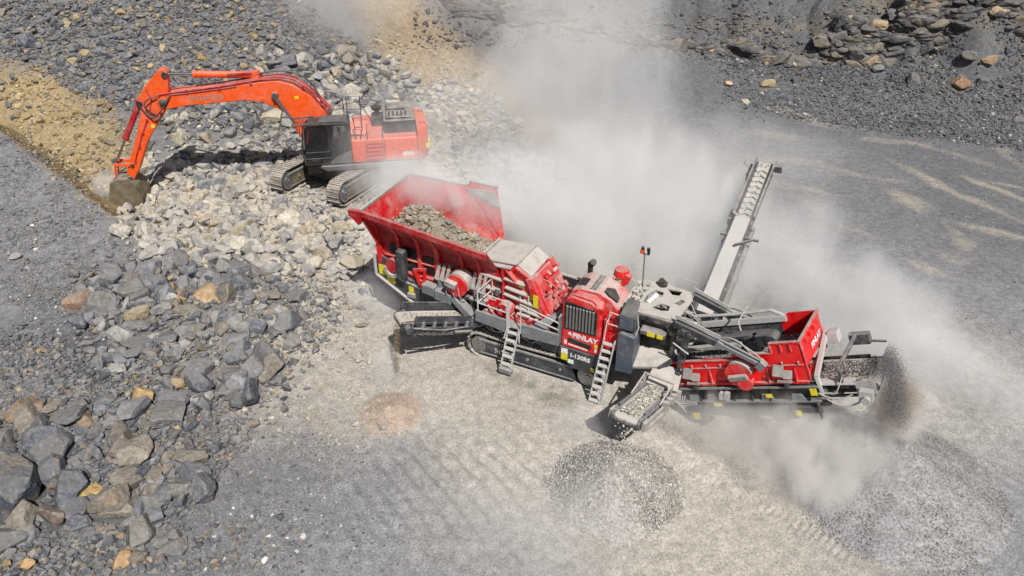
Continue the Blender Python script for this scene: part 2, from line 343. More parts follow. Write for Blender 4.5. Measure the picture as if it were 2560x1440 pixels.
scatter([(60, 640), (330, 680), (240, 1000), (60, 900)], 1500, .04, .14, P_DARK, .3, 2.2, P_WHITE, .12, bury=.3, cls=6)
scatter([(620, 700), (900, 680), (960, 900), (1000, 1100), (600, 1120), (580, 900)], 3600, .04, .26, P_PALE, .8, 2.3, P_YEL, .1, bury=.35, cls=1, feather=.3)
scatter([(350, 1100), (900, 1080), (1000, 1440), (350, 1440)], 3800, .03, .11, P_GREY, .3, 2.3, P_WHITE, .04, bury=.3, cls=6, feather=.4)
scatter([(480, 1300), (760, 1270), (760, 1440), (480, 1440)], 150, .1, .3, P_GREY, .3, 2, P_WHITE, .08, cls=6, feather=.3, bury=.4)
scatter([(900, 1040), (1900, 1080), (2100, 1440), (900, 1440)], 3500, .02, .06, P_PALE, .6, 2.6, P_GREY, .3, bury=.3, cls=6)
scatter([(1060, 200), (1250, 260), (1420, 480), (1250, 560), (1080, 470), (1040, 330)], 1700, .2, .75, P_PALE, .8, 2.3, P_GREY, .25, cls=5, feather=.4)
scatter([(940, 60), (1200, 200), (1330, 380), (1200, 420), (900, 220)], 1500, .12, .45, P_YEL, .5, 2.4, P_PALE, .5, bury=.35, cls=5, feather=.5)
scatter([(1820, 90), (2560, 150), (2620, 380), (2200, 330), (1800, 250)], 7500, .09, .34, P_DARK, .2, 2.6, P_PALE, .04, bury=.3, cls=4, feather=.3)
scatter([(1850, 200), (2560, 200), (2600, 420), (2150, 330), (1830, 280)], 1600, .05, .2, P_GREY, .2, 2.4, P_PALE, .08, bury=.3, cls=4, feather=.6)
P_FACE = [srgb(98, 95, 92), srgb(84, 85, 88), srgb(112, 106, 94), srgb(70, 71, 74), srgb(92, 91, 92)]
scatter([(1100, -10), (2620, -10), (2620, 120), (1850, 125), (1500, 90), (1150, 40)], 4600, .3, 1.0, P_FACE, .25, 2.0, P_OCH, .05, bury=.5, cls=7)
scatter([(1150, -10), (2620, -10), (2620, 110), (1850, 115), (1500, 70)], 1300, .7, 1.7, P_FACE, .3, 2.0, P_OCH, .03, bury=.75, cls=7)
scatter([(1500, -10), (2620, -10), (2620, 140), (1850, 140), (1500, 100)], 3600, .12, .4, P_FACE, .3, 2.2, P_DARK, .2, bury=.6, cls=7)
scatter([(560, 380), (860, 400), (980, 540), (800, 560), (640, 480)], 900, .1, .34, P_PALE, .8, 2.2, P_GREY, .3, cls=1, feather=.3)
scatter([(1500, 300), (2600, 350), (2600, 1000), (2300, 1000), (1700, 700)], 3000, .03, .12, P_GREY, .3, 2.6, P_WHITE, .08, bury=.35, cls=6)

scatter([(1850, 40), (2600, 60), (2600, 200), (1850, 150)], 3500, .08, .3, P_DARK + P_GREY[:2], .25, 2.3, P_PALE, .04, bury=.2, cls=4, feather=.4)
scatter([(-6, 44), (6, 47), (18, 45), (30, 41), (46, 38), (46, 50), (18, 54), (-6, 55)], 9000, .1, .5, P_DARK + P_FACE, .2, 2.2, P_PALE, .03, bury=.25, cls=4, world=True)
# the rocks one can tell apart: picture place, size in pixels across, colour, height of the ground there
HERO = [
 (205, 755, 82, srgb(150, 122, 104), 'reddish brown boulder resting on the dark gravel left of the grey boulder field', 1.0),
 (527, 732, 98, srgb(172, 144, 104), 'long tan slab with a rough dark underside at the top of the grey boulder field', .5),
 (357, 993, 74, srgb(190, 156, 98), 'yellow and tan boulder against a bigger blue grey boulder', .8),
 (440, 1000, 100, srgb(102, 106, 114), 'broad flat topped blue grey boulder beside a yellow tan boulder', .9),
 (496, 925, 100, srgb(112, 114, 118), 'large mottled grey boulder behind the broad flat topped one', .7),
 (575, 940, 92, srgb(100, 106, 112), 'large blue grey boulder at the edge of the pale sandy ground', .7),
 (345, 850, 82, srgb(78, 82, 88), 'dark cube shaped boulder casting a black gap in the boulder field', .75),
 (348, 787, 70, srgb(142, 132, 108), 'greenish tan pointed boulder in the upper boulder field', .8),
 (478, 775, 66, srgb(120, 116, 104), 'squat grey brown boulder below the long tan slab', .75),
 (455, 830, 66, srgb(118, 122, 124), 'round pale grey boulder in the middle of the boulder field', .75),
 (580, 850, 88, srgb(112, 118, 124), 'long blue grey slab lying on its side beside rounded pale stones', .5),
 (142, 1122, 104, srgb(84, 88, 96), 'big tilted dark slate boulder above the mustard yellow rock', .8),
 (308, 1112, 78, srgb(124, 116, 108), 'rounded brown grey boulder with layered side in the lower boulder field', .85),
 (218, 1232, 70, srgb(196, 156, 78), 'bright mustard yellow boulder in the lower boulder field', .8),
 (296, 1267, 108, srgb(122, 118, 108), 'wide rough grey tan boulder below the mustard yellow one', .75),
 (34, 1240, 170, srgb(80, 86, 96), 'huge dark slate boulder cut off by the frame edge', 1.2),
 (12, 1350, 90, srgb(88, 92, 98), 'dark boulder under the huge slate boulder at the frame edge', 1.1),
 (138, 1290, 84, srgb(118, 106, 98), 'brownish boulder between the huge slate boulder and the wide tan one', .9),
 (304, 1195, 58, srgb(76, 82, 90), 'dark angular boulder above the wide rough tan boulder', .8),
 (352, 1330, 92, srgb(108, 108, 104), 'grey slab with an ochre edge beside the dusty ground at the field end', 1.0),
 (440, 1365, 80, srgb(88, 92, 98), 'low dark slab half buried at the end of the boulder field', .6),
 (308, 1392, 58, srgb(180, 140, 84), 'small orange tan rock lying alone on the grey floor', .6),
 (70, 1408, 42, srgb(176, 136, 82), 'small rusty orange rock near the frame corner', .8),
 (452, 522, 46, srgb(176, 174, 168), 'white block of rock standing out of the pale heap', 1.1),
 (755, 578, 50, srgb(168, 152, 128), 'tan block at the edge of the pale heap near the hopper', .9),
 (460, 628, 46, srgb(158, 160, 158), 'oval pale grey stone at the foot of the pale heap', .8),
 (503, 628, 40, srgb(186, 178, 160), 'upright cream stone beside the oval pale grey stone', 1.2),
 (1922, 212, 46, srgb(156, 142, 106), 'ochre boulder casting a dark shadow at the foot of the far scree', .7),
 (1822, 208, 26, srgb(190, 160, 130), 'small peach coloured rock beside the drifting dust', .8),
 (1866, 252, 24, srgb(184, 178, 160), 'small pale block below the ochre boulder', .7),
 (2195, 172, 44, srgb(110, 116, 120), 'blue grey block on the far scree', .8),
 (2280, 200, 30, srgb(96, 98, 100), 'upright grey slab on the far scree beside the blue grey block', 1.3),
 (2400, 215, 44, srgb(150, 118, 88), 'rust coloured boulder over a black hollow on the far scree', .9),
 (2465, 160, 44, srgb(148, 124, 98), 'upright brown boulder under the rock face', 1.3),
 (2420, 165, 40, srgb(98, 98, 96), 'grey block leaning on the upright brown boulder', .8),
 (2555, 305, 34, srgb(120, 122, 124), 'pale edged block at the frame edge on the far scree', .8),
 (903, 808, 36, srgb(150, 140, 128), 'rounded brown boulder sunk in the pale dust beside the side conveyor', .6),
 (917, 896, 46, srgb(170, 164, 152), 'round dusty boulder beside the falling fines', .8),
 (713, 162, 60, srgb(104, 106, 114), 'rounded blue grey boulder high behind the digger boom', .8),
 (795, 195, 42, srgb(160, 160, 164), 'round white dusty boulder behind the digger boom', .9),
 (1195, 385, 66, srgb(136, 138, 142), 'angular blue grey boulder in the dust behind the counterweight', .9),
 (62, 95, 44, srgb(92, 98, 110), 'blue grey slab high on the left scree', .7),
 (262, 135, 26, srgb(108, 112, 120), 'smooth grey stone in the middle of the left scree', .9),
 (42, 638, 32, srgb(168, 168, 164), 'pale smooth stone alone on the grey bank', .8)]
def hero_pos(px, py):
    d = ray(px, py); d = d / np.linalg.norm(d); t = 8.0
    for _ in range(600):
        p = np.array(CAM) + d * t; h = float(H(p[0], p[1], False))
        if p[2] <= h + .1: break
        t += max(.03, (p[2] - h) * .5)
    return p, t
HP = []
for (px, py, w, c, lab, tall) in HERO:
    p, t = hero_pos(px, py); HP.append((p[0], p[1], float(H(p[0], p[1])), .5 * w * t / FPX * 1.04, c, lab, tall))
keep = []
for r in ROCKS:       # no stone inside a bigger one, none under the machines' running gear
    x, y = r[0], r[1]
    if any((x - h[0]) ** 2 + (y - h[1]) ** 2 < (h[3] * .75) ** 2 and r[3] < 1.0 for h in HP): continue
    if (r[3] > .16) and ((x - 1.2) * .895 - (y - 19.2) * .446) ** 2 < 36 and abs((x - 1.2) * .446 + (y - 19.2) * .895) < 2.4: continue
    if r[3] > .33 and abs((x + 7.5) * .43 + (y - 31.3) * .9) < 3.3 and abs(-(x + 7.5) * .9 + (y - 31.3) * .43) < 2.6: continue
    keep.append(r)
def vis(r):
    x, y, z = r[0], r[1], r[2]; dz = y * math.cos(TILT) + (CAM[2] - z) * math.sin(TILT)
    u = x / dz; v = (-y * math.sin(TILT) + (CAM[2] - z) * math.cos(TILT)) / dz
    return r[3] / dz if abs(u) < .7 and abs(v) < .394 else 0
keep.sort(key=vis, reverse=True)
N_IND = 300 - len(HERO)
keep7 = [r for r in keep if r[6] == 7]; keep = [r for r in keep if r[6] != 7]
GROUPS = ['boulders of the dark boulder field', 'blocks of the pale heap', 'blocks on the scree behind the boom', 'stones in the yellow slope', 'blocks on the far scree', 'blocks behind the counterweight', 'loose stones on the quarry floor']
MARK = ['reddish brown boulder', 'long tan slab', 'yellow and tan boulder', 'flat topped blue grey boulder', 'mottled grey boulder', 'blue grey edge boulder', 'dark cube shaped boulder', 'greenish pointed boulder', 'squat grey brown boulder',
  'round pale boulder', 'long blue grey slab', 'big tilted slate boulder', 'rounded layered boulder', 'mustard yellow boulder', 'wide grey tan boulder', 'huge slate boulder', 'boulder under the huge slate', 'brownish boulder', 'dark angular boulder', 'ochre edged slab',
  'half buried dark slab', 'orange tan rock', 'rusty orange rock', 'white block', 'tan heap edge block', 'oval pale stone', 'upright cream stone', 'ochre boulder', 'peach coloured rock', 'small pale block', 'far blue grey block', 'upright grey slab', 'rust coloured boulder',
  'upright brown boulder', 'leaning grey block', 'pale edged block', 'sunk brown boulder', 'round dusty boulder', 'rounded high boulder', 'round white boulder', 'angular dusty boulder', 'high blue grey slab', 'smooth scree stone', 'pale smooth stone']
ORD = ['nearest', 'second', 'third', 'fourth', 'fifth', 'sixth', 'seventh', 'eighth', 'ninth', 'tenth', 'eleventh', 'twelfth', 'thirteenth', 'fourteenth', 'fifteenth', 'sixteenth', 'seventeenth', 'eighteenth', 'nineteenth', 'twentieth'] + ['far'] * 60
DIRS = ['right of', 'above and right of', 'above', 'above and left of', 'left of', 'below and left of', 'below', 'below and right of']
def screen(x, y, z):
    dz = y * math.cos(TILT) + (CAM[2] - z) * math.sin(TILT); return x / dz * FPX, (-y * math.sin(TILT) + (CAM[2] - z) * math.cos(TILT)) / dz * FPX
def label_rocks(rs):
    hs = [(h[0] - 1280, h[1] - 720) for h in HERO]; bins = {}
    for i, r in enumerate(rs):
        u, v = screen(r[0], r[1], r[2]); d = [(math.hypot(u - a, v - b), k) for k, (a, b) in enumerate(hs)]; dd, k = min(d)
        q = int(round(math.degrees(math.atan2(-(v - hs[k][1]), u - hs[k][0])) / 45)) % 8; bins.setdefault((k, q), []).append((dd, i))
    out = [None] * len(rs)
    for (k, q), l in bins.items():
        for n, (dd, i) in enumerate(sorted(l)):
            c = rs[i][4]; lum = c.mean(); sat = (c[0] - c[2]) / max(lum, .01)
            hue = 'tan' if sat > .45 else ('pale' if lum > .3 else ('brown grey' if sat > .12 else ('dark blue grey' if lum < .13 else 'blue grey')))
            out[i] = f"{hue} rock, {ORD[n]} one {DIRS[q]} the {MARK[k]}"
    return out
def one_rock(x, y, z, s, c, dust, proto, tall, seed, label, group):
    v, f = proto; r = np.random.default_rng(seed)
    m = rotm(r.uniform(0, 6.28), r.uniform(0, .35), r.uniform(0, 6.28)); q = (v * s * np.array([1, 1, tall])) @ m.T
    nv = len(q); patch = fbm(v[:, 0] * 1.5 + seed, v[:, 1] * 1.5, 3, seed, v[:, 2] * 1.5)
    cc = c[None, :] * (.8 + .4 * patch)[:, None]
    if seed % 5 == 0:
        k = sst(.55, .62, patch)[:, None] * .4; cc = cc * (1 - k) + k * srgb(150, 130, 100)
    me = mesh_np('boulder', q, f, M_ROCK, cc, alpha=dust)
    link('boulder', me, label=label, cat='boulder', group=group, loc=(x, y, z))
for i, (x, y, z, s, c, lab, tall) in enumerate(HP):
    one_rock(x, y, z + s * .22 * tall, s, c, .45, BIG[i % len(BIG)], tall, 1000 + i, lab, 'boulders that stand out')
RL = label_rocks(keep[:N_IND])
for i, r in enumerate(keep[:N_IND]):
    lab, grp = RL[i], GROUPS[r[6]]; big = r[3] > .45
    one_rock(r[0], r[1], r[2], r[3] * .62, r[4], r[5], (BIG if big else MID)[i % 10], 1.0, 2000 + i, lab, grp)
def mass(name, rocks, protos, mat, label, cat=None, parent=None, sc=.6):
    V, F, Cc, A = [], [], [], []; off = 0
    for i, r in enumerate(rocks):
        v, f = protos[rng.integers(len(protos))]; face = r[6] == 7; m = rotm(rng.uniform(0, 6.28), rng.uniform(0, .38 if face else .7), rng.uniform(0, 6.28))
        q = (v * r[3] * sc) @ m.T
        if face: q = q * np.array([1.35, .9, .85])
        q = q + np.array(r[:3]); V.append(q); F.append(f + off); off += len(v)
        Cc.append(np.repeat(np.asarray(r[4])[None, :], len(v), 0)); A.append(np.full(len(v), r[5]))
    me = mesh_np(name, np.concatenate(V), np.concatenate(F), mat, np.concatenate(Cc), alpha=np.concatenate(A))
    return link(name, me, parent=parent, label=label, kind='stuff') if not parent else link(name, me, parent=parent)
rest = keep[N_IND:] + keep7
L1 = [r for r in rest if r[3] > .38]; L2 = [r for r in rest if .1 < r[3] <= .38]; L3 = [r for r in rest if r[3] <= .1]
mass('rubble', L1, MID, M_ROCK, 'smaller broken rock filling the heaps and scree slopes')
mass('rubble', L2, SML, M_ROCK, 'fist to head sized rubble between the boulders and on the slopes')
mass('gravel', L3, TNY, M_ROCK, 'loose gravel and pale chips strewn over the quarry floor')
print('rocks', len(keep), len(L1), len(L2), len(L3))
# stockpiles
def stockpile(name, cx, cy, r, h, n, s0, s1, pal, base, label, dust):
    k = 96; V = [(0, 0, h)]; F = []; rr = np.linspace(.03, 1.15, 26)
    for j, q in enumerate(rr):
        for i in range(k):
            a = 2 * math.pi * i / k; ed = 1 + .09 * (fbm(np.array(math.cos(a) * 2 + cx), np.array(math.sin(a) * 2), 3, 5) - .5) * 2
            V.append((math.cos(a) * q * r * ed, math.sin(a) * q * r * ed, h * max(1 - q, 0) ** 1.12 - max(q - 1, 0) * 1.5))
    V = np.array(V); V[:, 2] += H(V[:, 0] + cx, V[:, 1] + cy, False)
    for i in range(k): F.append((0, 1 + i, 1 + (i + 1) % k))
    for j in range(len(rr) - 1):
        for i in range(k):
            a, b = 1 + j * k + i, 1 + j * k + (i + 1) % k; F += [(a, a + k, b + k), (a, b + k, b)]
    cc = np.repeat(base[None, :], len(V), 0); me = mesh_np(name, V, np.array(F), M_STONE, cc, smooth=True, alpha=np.full(len(V), dust))
    o = link(name, me, label=label, cat='stockpile', loc=(cx, cy, 0))
    q = np.sqrt(rng.uniform(0, 1.12, n)); a = rng.uniform(0, 6.283, n); rk = []; hq = H(cx + np.cos(a) * q * r, cy + np.sin(a) * q * r, False)
    for i in range(n):
        ed = 1 + .09 * (rng.random() - .5); x, y = math.cos(a[i]) * q[i] * r * ed, math.sin(a[i]) * q[i] * r * ed
        s = s0 + (s1 - s0) * rng.random() ** 2; rk.append((x, y, float(hq[i]) + h * max(1 - q[i], 0) ** 1.12 + s * .25, s, pal[rng.integers(len(pal))] * rng.uniform(.7, 1.2), dust, 0))
    p = mass('stones', rk, TNY, M_STONE, None, parent=o, sc=1.0); p['kind'] = 'stuff'
stockpile('stone_stockpile', 2.6, 13.2, 1.66, .95, 17000, .02, .045, [srgb(176, 176, 174), srgb(160, 161, 162)] + P_PALE[:2] + P_WHITE[1:], srgb(158, 157, 155), 'low round stockpile of pale crushed stone under the short near conveyor', .5)
stockpile('fines_stockpile', 9.8, 13.35, 2.65, 1.4, 26000, .012, .026, P_PALE[1:4] + P_PALE[3:4] + [srgb(134, 135, 138), srgb(146, 146, 150)], srgb(146, 147, 150), 'large cone of grey crushed aggregate below the falling stream at the conveyor end', .15)
# ------------------------------------------------------------------ machine building kit
def paint(name, col, dust=.5, rough=.45, metal=0.0, coat=0.0, wear=.25, scale=3.0):
    """machine paint with rock dust lying on it: thick on level faces, thin and patchy on upright ones"""
    m = bpy.data.materials.new(name); nt, ns, ln = nodes(m); b = ns['Principled BSDF']
    g = N(nt, 'ShaderNodeNewGeometry'); n1 = N(nt, 'ShaderNodeTexNoise', i_Scale=scale, i_Detail=6.0, i_Roughness=.7); ln.new(g.outputs['Position'], n1.inputs['Vector'])
    n2 = N(nt, 'ShaderNodeTexNoise', i_Scale=scale * 9, i_Detail=3.0); ln.new(g.outputs['Position'], n2.inputs['Vector'])
    sx = N(nt, 'ShaderNodeSeparateXYZ'); ln.new(g.outputs['Normal'], sx.inputs[0])
    up = ramp(nt, sx.outputs[2], (.25, .9, 0, dust)); pt = ramp(nt, n1.outputs[0], (.42, .72, 0, dust * .55 + .04)); sp = ramp(nt, n2.outputs[0], (.5, .75, 0, dust * .25))
    f = mth(nt, 'ADD', mth(nt, 'MULTIPLY', up, ramp(nt, n1.outputs[0], (.25, .55, .55, 1.0))), mth(nt, 'ADD', pt, sp))
    f = mth(nt, 'MINIMUM', f, .97)
    vr = ramp(nt, n2.outputs[0], (.3, .7, 1 - wear, 1 + wear * .4)); h = N(nt, 'ShaderNodeHueSaturation'); h.inputs['Color'].default_value = (*col, 1); ln.new(vr, h.inputs['Value'])
    c = mixc(nt, f, h.outputs[0], srgb(192, 187, 180)); ln.new(c, b.inputs['Base Color'])
    ln.new(mth(nt, 'ADD', mth(nt, 'MULTIPLY', f, .5), rough), b.inputs['Roughness']); b.inputs['Metallic'].default_value = metal
    b.inputs['Coat Weight'].default_value = coat
    bp = N(nt, 'ShaderNodeBump', i_Strength=.25, i_Distance=.01); ln.new(n2.outputs[0], bp.inputs['Height']); ln.new(bp.outputs[0], b.inputs['Normal'])
    return m
M = dict(red=paint('red_paint', srgb(214, 12, 22), .35, .4, wear=.15), redp=paint('dusty_red_paint', srgb(214, 14, 30), .75, .5, scale=1.6),
    reds=paint('clean_red_paint', srgb(226, 6, 14), .05, .35, wear=.1), redd=paint('scuffed_red_paint', srgb(176, 12, 24), .3, .5, wear=.45, scale=2.0), orange=paint('orange_paint', srgb(236, 86, 18), .24, .45, wear=.12, scale=1.0), oranged=paint('dusty_orange_paint', srgb(236, 84, 30), .25, .5, scale=1.3),
    dark=paint('anthracite_paint', srgb(50, 54, 62), .2, .5), darkd=paint('dusty_anthracite_paint', srgb(54, 58, 64), .45, .55), grey=paint('grey_paint', srgb(112, 118, 124), .4, .5),
    black=paint('black_paint', srgb(20, 21, 23), .1, .5), blackd=paint('dusty_black_paint', srgb(30, 31, 34), .5, .6), rail=paint('pale_rail_paint', srgb(196, 198, 198), .5, .45),
    belt=paint('dusty_belt', srgb(66, 66, 68), 1.1, .8), beltl=paint('pale_dusty_belt', srgb(126, 128, 130), 1.2, .8), steel=paint('worn_steel', srgb(150, 152, 154), .35, .35, .8),
    chrome=paint('chromed_rod', srgb(205, 208, 212), .05, .15, 1.0, wear=.05), track=paint('dusty_track_steel', srgb(112, 106, 98), .9, .7, .0), trackx=paint('digger_track_steel', srgb(112, 104, 90), .7, .7),
    yellow=paint('yellow_sticker', srgb(226, 210, 20), .15, .5), white=paint('white_lettering', srgb(236, 236, 236), .05, .5), hose=paint('pale_hose', srgb(170, 172, 172), .5, .6),
    tan=paint('tan_canister', srgb(190, 170, 130), .5, .6), bucket=paint('earthy_bucket_steel', srgb(104, 92, 70), .3, .6), letg=paint('grey_lettering', srgb(150, 132, 124), .05, .5),
    blue=paint('slate_blue_tank', srgb(72, 82, 98), .25, .45), plate=paint('dusty_plate', srgb(140, 139, 136), .9, .7), vest=paint('orange_vest', srgb(240, 80, 20), .0, .8), skin=paint('skin', srgb(190, 140, 110), 0, .6),
    cloth=paint('dark_work_clothes', srgb(40, 46, 60), 0, .9))
def glass_mat():
    m = bpy.data.materials.new('tinted_cab_glass'); nt, ns, ln = nodes(m); b = ns['Principled BSDF']
    b.inputs['Base Color'].default_value = (.02, .025, .03, 1); b.inputs['Roughness'].default_value = .08; b.inputs['Alpha'].default_value = .55; return m
M['glass'] = glass_mat()

SPLIT = dict(idler_brackets='idler', vent_slats='vent_slat', spring_bracket='spring_fin', warning_sticker='sticker', hoses='hose', motor_hoses='hose', handrail='rail', notice_plate='plate', white_mark='emblem', hopper_ribs='rib', stiffener='shelf', work_lights='work_light', bucket_tooth='tooth', lifting_eye='eye', bucket_link='link_bar', recirculating_conveyor_gear='conveyor_fitting', gantry_frame='side_plate', boom_hoses='boom_hose', box_frame='frame_bar', box_beam='beam_segment', end_rib='end_plate_rib', thin_rail='thin_rail', grab_rail='grab_rail_side', step_box='step_box', boom_pipes='boom_pipe', hydraulic_boxes='hydraulic_unit', spring='spring_coil', grille_bars='grille_bar', tow_bracket='bracket', far_hanger='hanger', rear_guard='guard_panel', side_bracket='bracket', link_pins='pin', pivot_pin='pin')
class MB:
    def __init__(s, tf=None): s.v = []; s.f = []; s.tf = tf; s.k = []
    def add(s, v, f):
        n = len(s.v); s.k.append((n, n + len(v), len(s.f), len(s.f) + len(f))); s.v += [Vector(p) for p in v]; s.f += [[n + i for i in q] for q in f]; return s
    def box(s, x0, x1, y0, y1, z0, z1):
        v = [(x, y, z) for x in (x0, x1) for y in (y0, y1) for z in (z0, z1)]
        return s.add(v, [(0, 1, 3, 2), (4, 6, 7, 5), (0, 4, 5, 1), (2, 3, 7, 6), (0, 2, 6, 4), (1, 5, 7, 3)])
    def obox(s, c, size, rot=(0, 0, 0)):
        from mathutils import Euler
        m = Euler(rot).to_matrix(); h = [q / 2 for q in size]
        v = [Vector(c) + m @ Vector((x * h[0], y * h[1], z * h[2])) for x in (-1, 1) for y in (-1, 1) for z in (-1, 1)]
        return s.add(v, [(0, 1, 3, 2), (4, 6, 7, 5), (0, 4, 5, 1), (2, 3, 7, 6), (0, 2, 6, 4), (1, 5, 7, 3)])
    def beam(s, a, b, w, h, up=(0, 0, 1)):
        a, b = Vector(a), Vector(b); d = (b - a).normalized(); up = Vector(up)
        if abs(d.dot(up)) > .98: up = Vector((0, 1, 0))
        sd_ = d.cross(up).normalized(); u = sd_.cross(d).normalized()
        v = [p + sd_ * (i * w / 2) + u * (j * h / 2) for p in (a, b) for i in (-1, 1) for j in (-1, 1)]
        return s.add(v, [(0, 1, 3, 2), (4, 6, 7, 5), (0, 4, 5, 1), (2, 3, 7, 6), (0, 2, 6, 4), (1, 5, 7, 3)])
    def cyl(s, a, b, r, n=16, r2=None):
        a, b = Vector(a), Vector(b); d = (b - a).normalized(); up = Vector((0, 0, 1)) if abs(d.z) < .9 else Vector((1, 0, 0))
        e1 = d.cross(up).normalized(); e2 = e1.cross(d); r2 = r if r2 is None else r2
        v = [a + (e1 * math.cos(2 * math.pi * i / n) + e2 * math.sin(2 * math.pi * i / n)) * r for i in range(n)] + [b + (e1 * math.cos(2 * math.pi * i / n) + e2 * math.sin(2 * math.pi * i / n)) * r2 for i in range(n)]
        f = [(i, (i + 1) % n, n + (i + 1) % n, n + i) for i in range(n)] + [tuple(range(n))[::-1], tuple(range(n, 2 * n))]
        return s.add(v, f)
    def tube(s, pts, r, n=7):
        pts = [Vector(p) for p in pts]; rings = []; e = None
        for i, p in enumerate(pts):
            d = (pts[min(i + 1, len(pts) - 1)] - pts[max(i - 1, 0)]).normalized()
            up = Vector((0, 0, 1)) if abs(d.z) < .9 else Vector((1, 0, 0))
            if e is None: e = d.cross(up).normalized()
            e = (e - d * e.dot(d)).normalized(); e2 = d.cross(e)
            rings.append([p + (e * math.cos(2 * math.pi * k / n) + e2 * math.sin(2 * math.pi * k / n)) * r for k in range(n)])
        v = [q for g in rings for q in g]; f = []
        for i in range(len(pts) - 1):
            for k in range(n): f.append((i * n + k, i * n + (k + 1) % n, (i + 1) * n + (k + 1) % n, (i + 1) * n + k))
        f += [tuple(range(n))[::-1], tuple(range((len(pts) - 1) * n, len(pts) * n))]; return s.add(v, f)
    def hose(s, a, b, sag, r=.018, n=9):
        a, b = Vector(a), Vector(b); return s.tube([a.lerp(b, t / n) + Vector(sag) * (4 * (t / n) * (1 - t / n)) for t in range(n + 1)], r, 6)
    def prism(s, prof, y0, y1):
        n = len(prof); v = [(x, y0, z) for x, z in prof] + [(x, y1, z) for x, z in prof]
        return s.add(v, [(i, (i + 1) % n, n + (i + 1) % n, n + i) for i in range(n)] + [tuple(range(n))[::-1], tuple(range(n, 2 * n))])
    def poly(s, pts, th):
        n = len(pts); t = Vector(th); v = [Vector(p) for p in pts] + [Vector(p) + t for p in pts]
        return s.add(v, [(i, (i + 1) % n, n + (i + 1) % n, n + i) for i in range(n)] + [tuple(range(n))[::-1], tuple(range(n, 2 * n))])
    def build(s, name, mat, parent=None, bevel=0.0, smooth=False, **kw):
        if name in SPLIT and len(s.k) > 1:
            for (v0, v1, f0, f1) in s.k:
                q = MB(s.tf); q.v = s.v[v0:v1]; q.f = [[i - v0 for i in g] for g in s.f[f0:f1]]; o = q.build(SPLIT[name], mat, parent, bevel, smooth, **kw)
            return o
        tf = s.tf; me = bpy.data.meshes.new(name); me.from_pydata([(tf @ p)[:] if tf else p[:] for p in s.v], [], s.f)
        bm = bmesh.new(); bm.from_mesh(me); bmesh.ops.recalc_face_normals(bm, faces=bm.faces)
        if bevel: bmesh.ops.bevel(bm, geom=[e for e in bm.edges if len(e.link_faces) == 2 and e.calc_face_angle(0) > .6 and e.calc_length() > bevel * 3], offset=bevel, segments=1, affect='EDGES', clamp_overlap=True)
        bm.to_mesh(me); bm.free()
        if smooth: me.shade_smooth() if hasattr(me, 'shade_smooth') else None; me.set_sharp_from_angle(angle=R(35)) if smooth else None
        me.materials.append(mat); return link(name, me, parent=parent, **kw)
def root(name, loc, rz, label, cat, group=None):
    o = bpy.data.objects.new(name, None); COL.objects.link(o); o.location = loc; o.rotation_euler = (0, 0, rz); o['label'] = label; o['category'] = cat
    if group: o['group'] = group
    return o
def text(parent, s, size, loc, rot, mat, bold=.0, sx=1.0, name='lettering', tf=None):
    cu = bpy.data.curves.new('lettering', 'FONT'); cu.body = s; cu.size = size; cu.extrude = .004; cu.offset = bold; cu.align_x = 'LEFT'; cu.resolution_u = 3
    t = bpy.data.objects.new('tmp', cu); COL.objects.link(t); bpy.context.view_layer.update()
    me = bpy.data.meshes.new_from_object(t); bpy.data.objects.remove(t)
    from mathutils import Euler
    mt = Matrix.Translation(loc) @ Euler(rot).to_matrix().to_4x4() @ Matrix.Diagonal((sx, 1, 1, 1)); me.transform((tf @ mt) if tf else mt)
    me.materials.clear(); me.materials.append(mat); return link(name, me, parent=parent)
NEAR = (R(90), 0, 0)
def pframe(a, b):
    a, b = Vector(a), Vector(b); d = (b - a).normalized(); sy = Vector((0, 0, 1)).cross(d).normalized(); u = d.cross(sy)
    return Matrix(((d.x, sy.x, u.x, a.x), (d.y, sy.y, u.y, a.y), (d.z, sy.z, u.z, a.z), (0, 0, 0, 1))), (b - a).length
